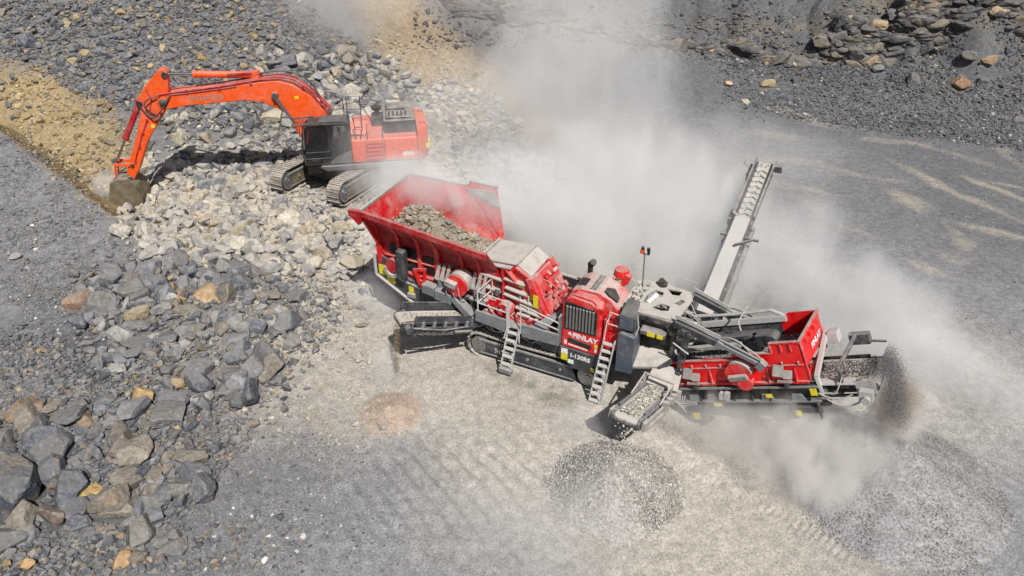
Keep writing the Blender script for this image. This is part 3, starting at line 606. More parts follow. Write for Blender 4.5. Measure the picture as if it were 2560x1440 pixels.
def conveyor(parent, name, a, b, w, depth, m_frame, m_belt, load=None, tf=None, skirts=.12, head_r=.14, rollers=6):
    m, L = pframe(a, b); m = (tf @ m) if tf else m; h = w / 2
    f = MB(m)
    for sgn in (-1, 1):
        y = sgn * (h + .05)
        f.box(0, L, y - .03, y + .03, -depth, -depth + .06); f.box(0, L, y - .035, y + .035, -.06, 0)
        k = 0.0
        while k < L - .1:
            f.beam((k, y, -depth + .05), (k + .02, y, -.05), .03, .05); f.beam((k, y, -depth + .05), (min(k + .5, L), y, -.05), .02, .03); k += .55
        f.box(L * .02, L - .28, y - .012, y + .012, .0, skirts)
    for k in range(int(L / .55)): f.box(k * .55, k * .55 + .05, -h, h, -depth, -depth + .05)
    fr = f.build(name, m_frame, parent)
    r = head_r; b_ = MB(m); n = 10; prof = []
    top = lambda y: -.02 + .05 * (abs(y) / h) ** 2
    ys = np.linspace(-h, h, 7)
    path = [(0.0, 0.0)] + [(L * q, 0.0) for q in (.25, .5, .75)] + [(L - .02, 0.0)] + [(L + r * math.sin(t) - .02, -r + r * math.cos(t)) for t in np.linspace(.35, math.pi, n)] + [(0, -2 * r)]
    V = [(px, y, pz + (top(y) if pz > -.001 and px < L - .3 else 0)) for px, pz in path for y in ys]; F = []
    for i in range(len(path) - 1):
        for j in range(6): F.append((i * 7 + j, i * 7 + j + 1, (i + 1) * 7 + j + 1, (i + 1) * 7 + j))
    b_.add(V, F); b_.build('belt', m_belt, fr, smooth=True)
    d = MB(m)
    d.cyl((L - .02, -h - .09, -r), (L - .02, h + .09, -r), r * .85, 14); d.cyl((.05, -h - .06, -r), (.05, h + .06, -r), r * .8, 14)
    d.build('pulley', M['steel'], fr)
    rl = MB(m)
    for k in range(rollers):
        x = .3 + (L - .5) * k / max(rollers - 1, 1)
        for sgn in (-1, 1): rl.cyl((x, sgn * (h + .09), -.09), (x, sgn * (h - .08), -.05), .045, 8); rl.box(x - .05, x + .05, sgn * (h + .085) - .02, sgn * (h + .085) + .02, -.17, .02)
    rl.build('idler_brackets', M['grey'], fr)
    if load is not None:
        rk = []
        for i in range(load[0]):
            x = rng.uniform(.05, L); y = rng.normal() * h * .42
            if abs(y) < h * .85: p = m @ Vector((x, y, .02 + load[1] * .2 + load[3] * max(0, 1 - abs(y) / h))); rk.append((p.x, p.y, p.z, load[1] * rng.uniform(.6, 1.3), load[2][rng.integers(len(load[2]))] * rng.uniform(.8, 1.15), .4, 0))
        mm = mass('stones', rk, TNY, M_STONE, None, parent=fr, sc=1.0); mm['kind'] = 'stuff'; mm.parent = fr
    return fr, m, L
def crawler(parent, name, x0, x1, y0, y1, hgt, tf, mt, mf, shoe=.155, nr=6):
    r0, r1 = hgt / 2 * .95, hgt / 2; a = Vector((x0 + r0, r0)); b = Vector((x1 - r1, r1)); pts = []
    L = b.x - a.x; seg = []
    for t in np.linspace(0, 1, int(L / shoe) + 1)[:-1]: seg.append((a.x + L * t, 0.0, 0))
    for t in np.linspace(0, math.pi, int(math.pi * r1 / shoe) + 1)[:-1]: seg.append((b.x + r1 * math.sin(t), r1 - r1 * math.cos(t), t))
    for t in np.linspace(0, 1, int(L / shoe) + 1)[:-1]: seg.append((b.x - L * t, 2 * (r1 + (r0 - r1) * t) - .05 * math.sin(math.pi * t), math.pi))
    for t in np.linspace(0, math.pi, int(math.pi * r0 / shoe) + 1)[:-1]: seg.append((a.x - r0 * math.sin(t), r0 + r0 * math.cos(t), math.pi + t))
    s = MB(tf)
    for (x, z, t) in seg:
        s.obox((x, (y0 + y1) / 2, z), (shoe * .97, y1 - y0, .035), (0, -t, 0))
        nx, nz = math.sin(t), -math.cos(t); s.obox((x + nx * .03, (y0 + y1) / 2, z + nz * .03), (.03, y1 - y0 - .01, .05), (0, -t, 0))
    belt = s.build(name, mt, parent)
    f = MB(tf); e = .02
    f.prism([(x0 + r0 * .75, hgt * .22), (x0 + r0 * .55, hgt * .5), (x0 + r0 * .8, hgt * .74), (x1 - r1 * 2.1, hgt * .72), (x1 - r1 * 1.9, hgt * .15), (x0 + r0 * 1.2, hgt * .15)], y0 + .03, y1 - .03)
    f.build('track_frame', mf, belt, bevel=.02)
    l = MB(tf); l.box(x0 + r0 * .9, x1 - r1 * 2.0, y0 - .01, y0 + .05, hgt * .70, hgt * .76); l.box(x0 + r0, x1 - r1 * 2.0, y0 - .005, y0 + .05, hgt * .2, hgt * .235)
    for k in range(3): x = x0 + (x1 - x0) * (.22 + .24 * k); l.cyl((x, y0 - .01, hgt * .47), (x, y0 + .05, hgt * .47), .05, 12)
    l.build('frame_ledge', M['grey'], belt)
    for (cx, r) in ((a.x, r0), (b.x, r1)):
        w = MB(tf)
        w.cyl((cx, y0 + .04, r), (cx, y1 - .04, r), r * .74, 22); w.cyl((cx, y0 + .005, r), (cx, y0 + .05, r), r * .45, 18); w.cyl((cx, y0 - .02, r), (cx, y0 + .03, r), r * .2, 12)
        w.build('drive_wheel', M['steel'], belt, smooth=True)
    return belt

# ================================================================== MOBILE CRUSHER
CR = root('mobile_crusher', (1.19, 19.24, 0), R(-26.5), 'long red and dark grey tracked rock crusher under a cloud of dust', 'crusher')
I4 = Matrix.Identity(4)
tn = crawler(CR, 'track', -2.18, 2.38, -1.45, -.98, .93, None, M['track'], M['dark'])
text(tn, 'I-130RS', .22, (-1.22, -1.452, .36), (R(90), R(0), 0), M['white'], .006)
tfar = crawler(CR, 'track', -2.18, 2.38, .55, 1.02, .93, None, M['track'], M['dark'])
# chassis
b = MB(); b.box(-2.4, 2.7, -.95, .5, .85, 1.5); b.box(-5.2, 4.4, -1.0, -.8, 1.35, 1.62); b.box(-5.2, 4.4, .35, .55, 1.35, 1.62); b.box(-2.6, 2.6, -1.2, -.95, 1.05, 1.5)
for x in (-2.2, -1.4, -.6, .2, 1.0): b.box(x, x + .08, -1.3, -.95, .95, 1.55)
b.box(-4.0, -2.2, -.9, .4, .95, 1.35); b.build('chassis', M['black'], CR, bevel=.01)
b = MB(); rng2 = np.random.default_rng(3)
for i in range(26):
    x = rng2.uniform(-2.1, 1.0); b.box(x, x + rng2.uniform(.05, .22), -1.32, -1.2, 1.02 + rng2.uniform(0, .3), 1.2 + rng2.uniform(0, .3))
b.box(.35, 1.0, -1.42, -.95, 1.0, 1.32); b.box(.1, .32, -1.4, -.95, 1.2, 1.42); b.build('hydraulic_boxes', M['dark'], CR, bevel=.015)
b = MB()
for i in range(14):
    x = rng2.uniform(-2.2, .9); b.hose((x, -1.33, 1.2), (x + rng2.uniform(.2, .7), -1.33, 1.25 + rng2.uniform(-.1, .2)), (0, -.03, -.12), .014)
b.build('hoses', M['hose'], CR)
# feeder chassis side plates
pf = [(-5.66, 2.2), (-5.68, 1.95), (-4.12, 1.12), (-2.1, 1.12), (-2.05, 2.12), (-3.9, 2.2), (-4.1, 2.12), (-4.35, 2.02), (-4.9, 2.35), (-5.1, 2.55), (-5.6, 2.75)]
b = MB(); b.prism(pf, -1.22, -1.14); b.prism(pf, .62, .7); b.box(-5.3, -2.2, -1.14, .62, 1.5, 1.58); fp = b.build('feeder_frame', M['dark'], CR, bevel=.01)
b = MB(); b.beam((-5.69, -1.25, 1.95), (-4.12, -1.25, 1.1), .08, .05); b.beam((-5.69, -1.25, 2.75), (-5.69, -1.25, 1.95), .07, .05); b.box(-4.12, -3.7, -1.27, -1.2, 1.08, 1.13); b.build('edge_flange', M['rail'], fp)
text(fp, 'www.terexfinlay.com', .115, (-4.8, -1.226, 1.93), (R(90), R(8), 0), M['white'], .002)
b = MB(); b.box(-5.58, -5.28, -1.23, -1.215, 1.98, 2.35); b.box(-5.3, -4.98, -1.23, -1.215, 1.75, 2.05); b.box(-4.46, -4.28, -1.23, -1.215, 1.58, 1.8); b.build('warning_sticker', M['yellow'], fp)
b = MB(); b.box(-4.5, -4.22, -1.3, -1.2, 1.4, 1.56); b.build('work_box', M['plate'], fp, bevel=.01)
# hopper
def lip(x): return np.interp(x, [-5.6, -4.6, -1.2], [4.5, 4.42, 4.07])
HB = -1.14
xs = [-5.55, -4.8, -4.0, -3.2, -2.4, -1.75, -1.2]
b = MB(); V = []; F = []
for x in xs: V += [(x, HB, 2.75), (x, HB - .02, lip(x) - .92), (x, -1.88, lip(x)), (x, -1.82, lip(x)), (x, HB + .05, lip(x) - .92), (x, HB + .06, 2.75)]
for i in range(len(xs) - 1):
    for j in range(6): a0, a1 = i * 6 + j, i * 6 + (j + 1) % 6; F.append((a0, a1, a1 + 6, a0 + 6))
F += [tuple(range(6))[::-1], tuple(range(len(xs) * 6 - 6, len(xs) * 6))]
b.add(V, F)
b.box(-5.2, -1.8, HB - .02, HB + .06, 2.0, 2.8); b.box(-5.55, -5.15, HB - .02, HB + .06, 2.35, 2.8)
hop = b.build('hopper', M['redd'], CR)
b = MB()
for i in range(len(xs) - 1):
    b.beam((xs[i], -1.9, lip(xs[i]) - .03), (xs[i + 1], -1.9, lip(xs[i + 1]) - .03), .12, .2)
b.prism([(-5.95, 4.52), (-5.5, 4.5), (-5.5, 4.2), (-5.62, 4.05), (-5.8, 4.22), (-5.98, 4.3)], -1.95, -1.8)
b.beam((-5.95, -1.9, 4.5), (-5.5, -1.88, 4.5), .14, .1)
b.build('hopper_rim', M['redd'], hop, bevel=.015)
b = MB()
for x, w in ((-5.5, .14), (-4.7, .12), (-3.95, .12), (-3.3, .16), (-2.4, .08), (-1.8, .08)):
    z = lip(x); b.prism([(0, 0)] * 0 + [(x - w / 2, 0)] * 0 or [(x - w / 2, 2.3), (x + w / 2, 2.3), (x + w / 2, 2.31), (x - w / 2, 2.31)], -1.24, -1.22)
    pr = [(HB - .02, 2.3), (HB - .13, 2.45), (HB - .14, z - 1.0), (HB - .24, z - .7), (-1.84, z - .1), (-1.8, z - .05), (HB - .0, z - .85)]
    n = len(pr); v = [(x - w / 2, y, zz) for y, zz in pr] + [(x + w / 2, y, zz) for y, zz in pr]
    b.add(v, [(i, (i + 1) % n, n + (i + 1) % n, n + i) for i in range(n)] + [tuple(range(n))[::-1], tuple(range(n, 2 * n))])
b.box(-5.2, -1.75, HB - .14, HB, 2.28, 2.34); b.box(-5.3, -1.7, HB - .1, HB, 2.76, 2.8)
b.build('hopper_ribs', M['red'], hop, bevel=.01)
b = MB(); b.box(-5.1, -4.05, HB - .035, HB - .02, 2.35, 3.2); b.box(-3.85, -3.42, HB - .035, HB - .02, 2.4, 3.05); b.build('recess_shade', M['black'], hop)  # black sheets standing in for shade in the recesses between ribs
b = MB()   # far wall, rear wall
FAR = 1.42
b.poly([(-5.95, FAR, 4.33), (-3.72, FAR, 4.36), (-3.6, FAR + .02, 4.52), (-2.62, FAR + .02, 4.5), (-1.95, .75, 2.9), (-5.6, .55, 2.75)], (0, .07, 0))
b.poly([(-5.62, -1.84, 4.42), (-5.97, FAR, 4.33), (-5.55, .6, 2.75), (-5.35, -1.15, 2.75)], (-.07, 0, -.02))
b.build('hopper_wall', M['redp'], hop)
b = MB(); b.beam((-5.97, FAR + .06, 4.36), (-3.72, FAR + .06, 4.39), .1, .08); b.beam((-3.62, FAR + .08, 4.55), (-2.6, FAR + .08, 4.53), .1, .08); b.beam((-5.66, -1.84, 4.45), (-6.0, FAR, 4.36), .1, .08)
b.poly([(-3.72, FAR - .02, 4.36), (-2.66, FAR - .02, 4.46), (-2.3, FAR - .25, 4.0), (-3.4, FAR - .12, 4.0)], (0, -.02, 0)); b.build('wall_top_plate', M['plate'], hop)
b = MB(); b.poly([(-5.3, -1.1, 2.76), (-1.9, -1.1, 2.72), (-1.9, .7, 2.72), (-5.3, .6, 2.76)], (0, 0, -.06)); b.build('feeder_deck', M['plate'], hop)
# things bolted to the feeder side
b = MB(); b.cyl((-2.38, -1.28, 2.62), (-2.38, -1.7, 2.62), .36, 28); vm = b.build('vibrator_motor', M['red'], CR, smooth=True)
b = MB()
th = np.linspace(R(-15), R(150), 12); pr = [(-2.38 + math.cos(t) * .385, 2.62 + math.sin(t) * .385) for t in th] + [(-2.38 + math.cos(t) * .355, 2.62 + math.sin(t) * .355) for t in th[::-1]]
b.prism(pr, -1.62, -1.22); b.obox((-2.5, -1.78, 2.72), (.36, .2, .16), (0, R(12), 0)); b.build('motor_cover', M['plate'], vm)
b = MB()
for dx in (-.12, .05, .2): b.hose((-2.5 + dx, -1.72, 2.6), (-2.4 + dx, -1.5, 2.0), (dx * .5 - .1, -.08, -.05), .016)
b.build('motor_hoses', M['hose'], vm)
for x in (-3.05, -1.78):
    b = MB()
    for dx in (-.18, 0, .18):
        b.poly([(x + dx - .02, -1.26, 3.0), (x + dx - .14 + .1, -1.46, 2.55), (x + dx + .02, -1.46, 2.5), (x + dx + .06, -1.26, 2.98)], (.03, 0, 0)); b.poly([(x + dx - .08, -1.47, 2.52), (x + dx + .1, -1.47, 2.5), (x + dx + .02, -1.25, 3.02)], (0, .02, 0))
    b.box(x - .26, x + .3, -1.5, -1.22, 2.12, 2.18)
    s_ = b.build('spring_bracket', M['plate'], CR)
    b = MB(); [b.cyl((x + dx, -1.38, 2.18), (x + dx, -1.38, 2.5), .08, 14) for dx in (-.1, .12)]; b.build('spring', M['grey'], s_, smooth=True)
b = MB(); b.obox((-4.5, -1.42, 2.72), (.3, .3, 1.05), (0, R(2), 0)); b.build('hydraulic_box', M['dark'], CR, bevel=.05)
b = MB()
for p in ([(-4.16, 2.58), (-3.68, 2.7), (-3.72, 2.2), (-3.86, 2.0), (-3.98, 2.05)],):
    n = len(p); inner = [((x + 3.86) * .55 - 3.86, (z - 2.42) * .55 + 2.44) for x, z in p]
    for i in range(n): b.add([(p[i][0], -1.36, p[i][1]), (p[(i + 1) % n][0], -1.36, p[(i + 1) % n][1]), (inner[(i + 1) % n][0], -1.36, inner[(i + 1) % n][1]), (inner[i][0], -1.36, inner[i][1]), (p[i][0], -1.28, p[i][1]), (p[(i + 1) % n][0], -1.28, p[(i + 1) % n][1]), (inner[(i + 1) % n][0], -1.28, inner[(i + 1) % n][1]), (inner[i][0], -1.28, inner[i][1])], [(0, 1, 2, 3), (7, 6, 5, 4), (0, 4, 5, 1), (3, 2, 6, 7)])
b.build('guard_frame', M['red'], CR)
b = MB(); th = np.linspace(0, math.pi, 10); pr = [(-4.95 + math.cos(t) * .3, 2.42 - math.sin(t) * .35) for t in th] + [(-4.95 - math.cos(t) * .2, 2.42 - math.sin(t) * .25) for t in th]
b.prism(pr, -1.42, -1.25); b.build('drum_guard', M['plate'], CR, smooth=True)
b = MB(); b.cyl((-4.95, -1.24, 2.5), (-4.95, -1.38, 2.5), .24, 20); b.build('drive_drum', M['redd'], CR, smooth=True)
# box beams over the side conveyor
b = MB(); b.beam((-3.72, -1.42, 2.1), (-3.25, -1.45, 2.08), .3, .34); b.beam((-3.22, -1.5, 2.06), (-2.62, -1.5, 2.0), .3, .36); b.beam((-2.6, -1.5, 2.1), (-1.9, -1.5, 1.5), .3, .22); b.build('box_beam', M['grey'], CR, bevel=.02)
b = MB(); b.prism([(-2.35, 2.1), (-2.02, 2.1), (-2.02, 1.35), (-2.12, 1.35), (-2.12, 1.98), (-2.35, 1.98)], -1.35, -1.2); b.beam((-2.75, -1.4, 1.98), (-2.1, -1.4, 1.42), .1, .06); b.build('side_bracket', M['darkd'], CR, bevel=.01)
# impact crusher box
CBX = [(-1.84, 2.0), (-1.84, 3.4), (-.62, 3.48), (-.2, 3.2), (.02, 2.85), (.38, 1.95), (.3, 1.55), (-1.6, 1.55)]
b = MB(); b.prism(CBX, -1.08, .18); cb = b.build('crusher_box', M['red'], CR, bevel=.015)
b = MB(); b.poly([(-1.86, -1.12, 3.415), (-.62, -1.12, 3.50), (-.62, .22, 3.50), (-1.86, .22, 3.415)], (0, 0, .03)); b.poly([(-.61, -1.1, 3.50), (-.16, -1.1, 3.22), (-.16, .2, 3.22), (-.61, .2, 3.50)], (.015, 0, .03))
for k in range(9): b.cyl((-1.8, -1.0 + k * .14, 3.44), (-1.8, -1.0 + k * .14, 3.50), .025, 8)
b.beam((-1.84, -1.1, 3.48), (-1.84, .2, 3.48), .06, .08); b.beam((-1.2, -1.1, 3.49), (-1.2, .2, 3.49), .03, .03); b.beam((-.6, -1.12, 3.54), (-.6, .2, 3.54), .05, .05); b.build('top_plate', M['plate'], cb)
b = MB()
for (x0, z0, x1, z1) in ((-1.84, 3.0, -1.05, 2.92), (-1.84, 2.58, -1.1, 2.5), (-.98, 3.02, -.3, 2.95), (-.95, 2.72, -.25, 2.62), (-1.0, 2.48, .12, 2.3), (-.6, 2.12, .3, 1.98), (-1.84, 3.36, -.75, 3.42)):
    b.beam((x0, -1.17, z0), (x1, -1.17, z1), .2, .035)
b.build('stiffener', M['plate'], cb)
b = MB()
for x in (-1.83, -1.02): b.box(x - .025, x + .025, -1.24, -1.07, 1.9, 3.4)
b.beam((-.98, -1.18, 3.4), (-.6, -1.18, 3.0), .16, .05); b.beam((-.62, -1.15, 3.47), (-.16, -1.15, 3.2), .14, .05); b.build('box_frame', M['red'], cb)
# hinged rear door of the box: sloping slab with ribs
b = MB(); b.beam((-.18, -1.16, 3.22), (.48, -1.16, 1.75), .2, .2, (0, 1, 0)); b.beam((-.12, -.98, 3.25), (.58, -.98, 1.85), .12, .3, (0, 1, 0)); b.beam((-.1, .1, 3.3), (.6, .1, 1.85), .14, .26, (0, 1, 0))
b.poly([(-.1, -1.0, 3.22), (.55, -1.0, 1.85), (.55, .15, 1.85), (-.1, .15, 3.22)], (.07, 0, .03)); b.cyl((.48, -1.3, 1.75), (.48, -1.0, 1.75), .1, 14); cd = b.build('rear_door', M['redp'], cb, bevel=.012)
b = MB()
for k, t in enumerate((.12, .34, .55, .78)):
    x, z = -.02 + .66 * t, 3.27 - 1.38 * t
    for j in range(3): b.obox((x + .12 + .05 * (j % 2), -.75 + .33 * j + .1 * (-1) ** k, z + .05), (.1 + .06 * (j == k % 3), .14 + .12 * ((j + k) % 2), .18), (.3 * (j - 1), R(30 + 12 * j), .2 * k))
for k in range(5): b.hose((.05 + .1 * k, -.7 + .25 * k, 3.0 - .2 * k), (.6, -.5 + .2 * k, 2.2), (.15, 0, .1), .02)
b.build('door_gear', M['redp'], cb, bevel=.01)
b = MB(); b.box(-1.48, -1.34, -1.1, -1.082, 3.12, 3.24); b.box(-.55, -.38, -1.1, -1.082, 2.76, 2.92); b.box(-.18, .02, -1.1, -1.082, 2.42, 2.72); b.box(-.42, -.12, -1.1, -1.082, 2.05, 2.2); b.box(.0, .16, -1.27, -1.265, 2.3, 2.75); b.build('warning_sticker', M['yellow'], cb)
b = MB(); b.cyl((-.92, -1.1, 1.98), (-.92, -1.42, 1.98), .27, 22, .24); b.cyl((-.92, -1.42, 1.98), (-.92, -1.52, 1.98), .13, 18); b.box(-1.6, -1.25, -1.3, -1.08, 1.95, 2.2); b.box(-.5, -.1, -1.34, -1.1, 1.7, 1.95); b.build('rotor_motor', M['redp'], cb, smooth=True)
b = MB()
for k in range(9): x = -1.6 + k * .21; b.box(x, x + .1, -1.35 - .05 * (k % 2), -1.12, 1.7, 1.8 + .06 * (k % 3))
b.hose((-1.5, -1.3, 2.0), (-.9, -1.4, 1.8), (0, -.1, -.1), .02); b.hose((-.8, -1.3, 1.9), (.2, -1.3, 1.7), (0, -.1, -.12), .02); b.build('valve_gear', M['redp'], cb)
b = MB(); b.cyl((-1.2, -1.2, 2.55), (-1.2, -1.3, 2.4), .09, 12); b.box(-1.32, -1.14, -1.14, -1.08, 2.62, 2.92); b.cyl((-.02, -1.14, 2.35), (.42, -1.0, 2.75), .022, 8); b.build('grey_valve', M['dark'], cb, smooth=True)
# dark guard behind, between box and engine
b = MB(); b.box(-.1, 1.0, .3, .36, 1.9, 2.66); b.box(.96, 1.02, -.2, .34, 1.8, 2.6)
for x in (-.1, .28, .66, .98): b.box(x - .02, x + .02, .27, .3, 1.9, 2.62)
b.build('rear_guard', M['dark'], CR); b = MB(); b.beam((-.3, .3, 2.72), (1.1, .3, 2.66), .06, .06); b.build('rear_rail', M['rail'], CR)
# walkway
b = MB(); b.prism([(-1.7, 1.6), (-1.7, 2.0), (-.63, 1.95), (-.63, 1.46), (-.8, 1.5), (-1.1, 1.55)], -1.76, -1.7); b.prism([(-.14, 1.95), (1.06, 1.95), (1.06, 1.55), (-.14, 1.5)], -1.76, -1.7)
b.poly([(-1.7, -1.7, 1.72), (1.06, -1.7, 1.72), (1.06, -1.08, 1.72), (-1.7, -1.08, 1.72)], (0, 0, -.05)); b.box(1.0, 1.06, -1.74, -1.1, 1.55, 2.55); b.poly([(-.1, -1.68, 1.74), (.5, -1.6, 1.74), (1.0, -1.08, 2.5), (.6, -1.06, 2.1)], (0, 0, .03))
wk = b.build('walkway', M['grey'], CR, bevel=.01)
b = MB(); r_ = .022
for p in ([(-1.62, -1.73, 1.9), (-1.62, -1.73, 2.68)], [(-1.4, -1.2, 1.9), (-1.4, -1.2, 2.9), (-1.62, -1.73, 2.68)], [(-1.62, -1.73, 2.68), (-.62, -1.73, 2.58), (-.62, -1.73, 1.6)], [(-1.62, -1.73, 2.28), (-.62, -1.73, 2.2)], [(-.18, -1.73, 1.6), (-.18, -1.73, 2.62), (1.04, -1.73, 2.34)], [(-.18, -1.73, 2.3), (1.04, -1.73, 2.1)], [(-.46, -1.2, 1.9), (-.46, -1.2, 2.62), (-.18, -1.2, 2.6), (-.18, -1.2, 1.8)], [(-.18, -1.2, 2.2), (.9, -1.15, 2.05)], [(-1.4, -1.2, 2.5), (-1.62, -1.73, 2.28)]): b.tube(p, r_)
b.box(-.64, -.56, -1.76, -1.7, 1.7, 2.62); b.build('handrail', M['rail'], wk)
def ladder(parent, a, bb, w, n, mat, wdir=(1, 0, 0)):
    wv = Vector(wdir) * w / 2; a, bb = Vector(a), Vector(bb); l = MB()
    for s_ in (-1, 1): l.beam(a + wv * s_, bb + wv * s_, .035, .07)
    for k in range(n):
        p = a.lerp(bb, (k + .6) / n); l.obox(p, (w, .12, .035))
    return l.build('ladder', mat, parent)
l1 = ladder(CR, (-.4, -1.74, 1.72), (-.58, -1.92, .32), .34, 5, M['rail'])
b = MB(); b.tube([(-.58, -1.78, 1.25), (-.66, -1.88, 1.4), (-.6, -1.8, 1.7), (-.5, -1.76, 1.76)], .02); b.tube([(-.2, -1.78, 1.25), (-.16, -1.88, 1.4), (-.2, -1.8, 1.7)], .02); b.build('grab_rail', M['rail'], l1)
b = MB(); b.box(-.8, -.36, -2.02, -1.86, .12, .3); b.build('step_box', M['grey'], l1, bevel=.02)
l2 = ladder(CR, (2.58, -1.72, 2.25), (2.33, -1.95, .02), .32, 9, M['rail'])
b = MB(); b.tube([(2.4, -1.72, 2.2), (2.42, -1.6, 2.75), (2.42, -1.2, 2.8)], .018); b.beam((2.74, -1.78, 2.2), (2.56, -1.98, .15), .03, .05); b.build('ladder_handrail', M['rail'], l2)
# power pack
PP = [(1.06, 1.5), (1.06, 2.95), (1.22, 3.28), (1.45, 3.4), (2.0, 3.42), (2.35, 3.28), (2.62, 3.0), (2.76, 2.5), (2.76, 1.6)]
b = MB(); b.prism(PP, -1.3, -.28); pp = b.build('engine_hood', M['redp'], CR, bevel=.03)
fr_ = [(1.06, 1.48), (1.06, 2.95), (1.2, 3.2), (1.38, 3.28), (1.95, 3.22), (2.15, 3.05), (2.24, 2.8), (2.3, 1.45)]
b = MB(); b.prism(fr_, -1.6, -1.28); fh = b.build('front_cowl', M['red'], pp, bevel=.045)
b = MB(); b.prism([(1.15, 2.14), (1.15, 3.03), (1.2, 3.08), (2.06, 2.98), (2.13, 2.88), (2.13, 2.14)], -1.62, -1.596); b.build('grille_frame', M['black'], fh)
b = MB()
for k in range(9): x = 1.21 + k * .098; b.prism([(x, 2.2), (x, 2.97), (x + .065, 2.95), (x + .065, 2.2)], -1.66, -1.622) if k != 20 else 0
b.build('grille_bars', M['steel'], fh, bevel=.012)
text(fh, 'FINLAY', .23, (1.42, -1.606, 1.9), (R(90), R(2), 0), M['white'], .008, 1.02)
b = MB(); b.poly([(1.27, -1.612, 1.98), (1.4, -1.612, 1.95), (1.34, -1.612, 2.07)], (0, .01, 0)); b.poly([(1.18, -1.612, 1.6), (1.25, -1.612, 1.6), (1.25, -1.612, 1.73), (1.18, -1.612, 1.73)], (0, .01, 0)); b.poly([(1.3, -1.612, 1.6), (1.9, -1.612, 1.56), (1.9, -1.612, 1.6), (1.3, -1.612, 1.64)], (0, .01, 0)); b.build('white_mark', M['white'], fh)
b = MB(); b.prism([(1.3, 1.72), (1.3, 1.86), (2.0, 1.78), (2.0, 1.64)], -1.625, -1.605); b.build('black_slot', M['black'], fh)
b = MB(); b.box(2.1, 2.2, -1.615, -1.6, 1.72, 1.84); b.box(1.1, 1.3, -1.625, -1.605, 1.02, 1.25); b.box(2.05, 2.14, -1.625, -1.605, .86, 1.0); b.build('warning_sticker', M['yellow'], fh)
b = MB(); b.box(1.1, 1.3, -1.625, -1.605, 1.26, 1.42); b.box(1.32, 1.5, -1.625, -1.605, .95, 1.08); b.box(2.12, 2.2, -1.614, -1.6, 1.58, 1.68); b.build('notice_plate', M['white'], fh)
b = MB(); b.prism([(1.02, 1.47), (2.32, 1.44), (2.32, .78), (1.9, .72), (1.45, .78), (1.3, .92), (1.02, 1.0)], -1.6, -1.0); sk = b.build('skirt_panel', M['dark'], pp, bevel=.02)
text(sk, 'I-130RS', .2, (1.38, -1.608, 1.18), (R(90), R(2), 0), M['white'], .006)
for (q) in ([(1.32, -.72), (1.56, -.72), (1.56, -1.12), (1.32, -1.12)],):
    b = MB(); b.poly([(x, y, 3.412) for x, y in q], (0, 0, .02)); b.build('roof_window', M['glass'], pp)
b = MB(); b.poly([(2.12, -.95, 3.385), (2.3, -.8, 3.31), (2.5, -.95, 3.14), (2.52, -1.15, 3.12), (2.3, -1.24, 3.31), (2.12, -1.15, 3.385)], (.03, 0, .04)); b.build('roof_window', M['black'], pp)
b = MB(); [b.box(x, x + .035, -1.22, -.4, 3.42, 3.45) for x in (1.74, 1.86)]; b.box(1.78, 1.86, -1.22, -.4, 3.42, 3.43); b.build('hood_rails', M['darkd'], pp)
b = MB(); b.prism([(1.38, 3.28), (1.42, 3.36), (1.98, 3.32), (2.2, 3.12), (2.15, 3.03), (1.95, 3.22)], -1.58, -1.3); b.cyl((2.18, -1.62, 3.0), (2.1, -1.35, 3.12), .16, 10); b.build('cowl_top', M['red'], pp, bevel=.03)
b = MB(); b.box(2.32, 2.36, -1.55, -1.2, 1.6, 2.75); [b.box(2.36, 2.4, y, y + .05, 1.7, 2.7) for y in (-1.5, -1.38, -1.26)]; b.build('side_vent', M['red'], pp)
b = MB(); b.cyl((2.3, -.22, 3.2), (2.3, -.22, 3.52), .17, 18); pc = b.build('precleaner_neck', M['tan'], pp, smooth=True)
b = MB(); b.cyl((2.3, -.22, 3.5), (2.3, -.22, 3.68), .24, 18, .2); b.cyl((2.42, -.3, 3.3), (2.52, -.3, 3.6), .12, 12); b.build('precleaner_cap', M['red'], pc, smooth=True)
b = MB(); b.cyl((1.3, -.1, 3.0), (1.3, -.1, 3.5), .08, 12); b.cyl((1.3, -.1, 3.5), (1.42, -.2, 3.68), .1, 12); b.build('exhaust_stack', M['black'], pp, smooth=True)
# tank and control box
b = MB(); b.prism([(2.74, 1.12), (2.74, 2.42), (2.84, 2.5), (3.22, 2.42), (3.26, 2.32), (3.24, 1.14)], -1.58, -.95); tk = b.build('fuel_tank', M['blue'], CR, bevel=.03)
b = MB(); b.box(2.7, 3.22, -1.52, -1.0, 2.55, 3.02); b.poly([(2.72, -1.54, 3.02), (3.2, -1.54, 3.02), (3.14, -1.0, 3.3), (2.78, -1.0, 3.3)], (0, 0, -.06)); cbx = b.build('cooler_box', M['dark'], CR, bevel=.03)
b = MB(); b.box(2.76, 3.14, -1.545, -1.52, 2.6, 2.98); b.build('cooler_core', M['blue'], cbx)
b = MB(); b.tube([(2.72, -1.5, 2.98), (2.45, -1.5, 3.02), (2.42, -1.5, 2.62), (2.72, -1.5, 2.6)], .018); b.tube([(3.24, -1.5, 3.1), (3.3, -1.5, 2.7), (3.24, -1.5, 2.5)], .015); b.build('guard_rail', M['rail'], cbx)
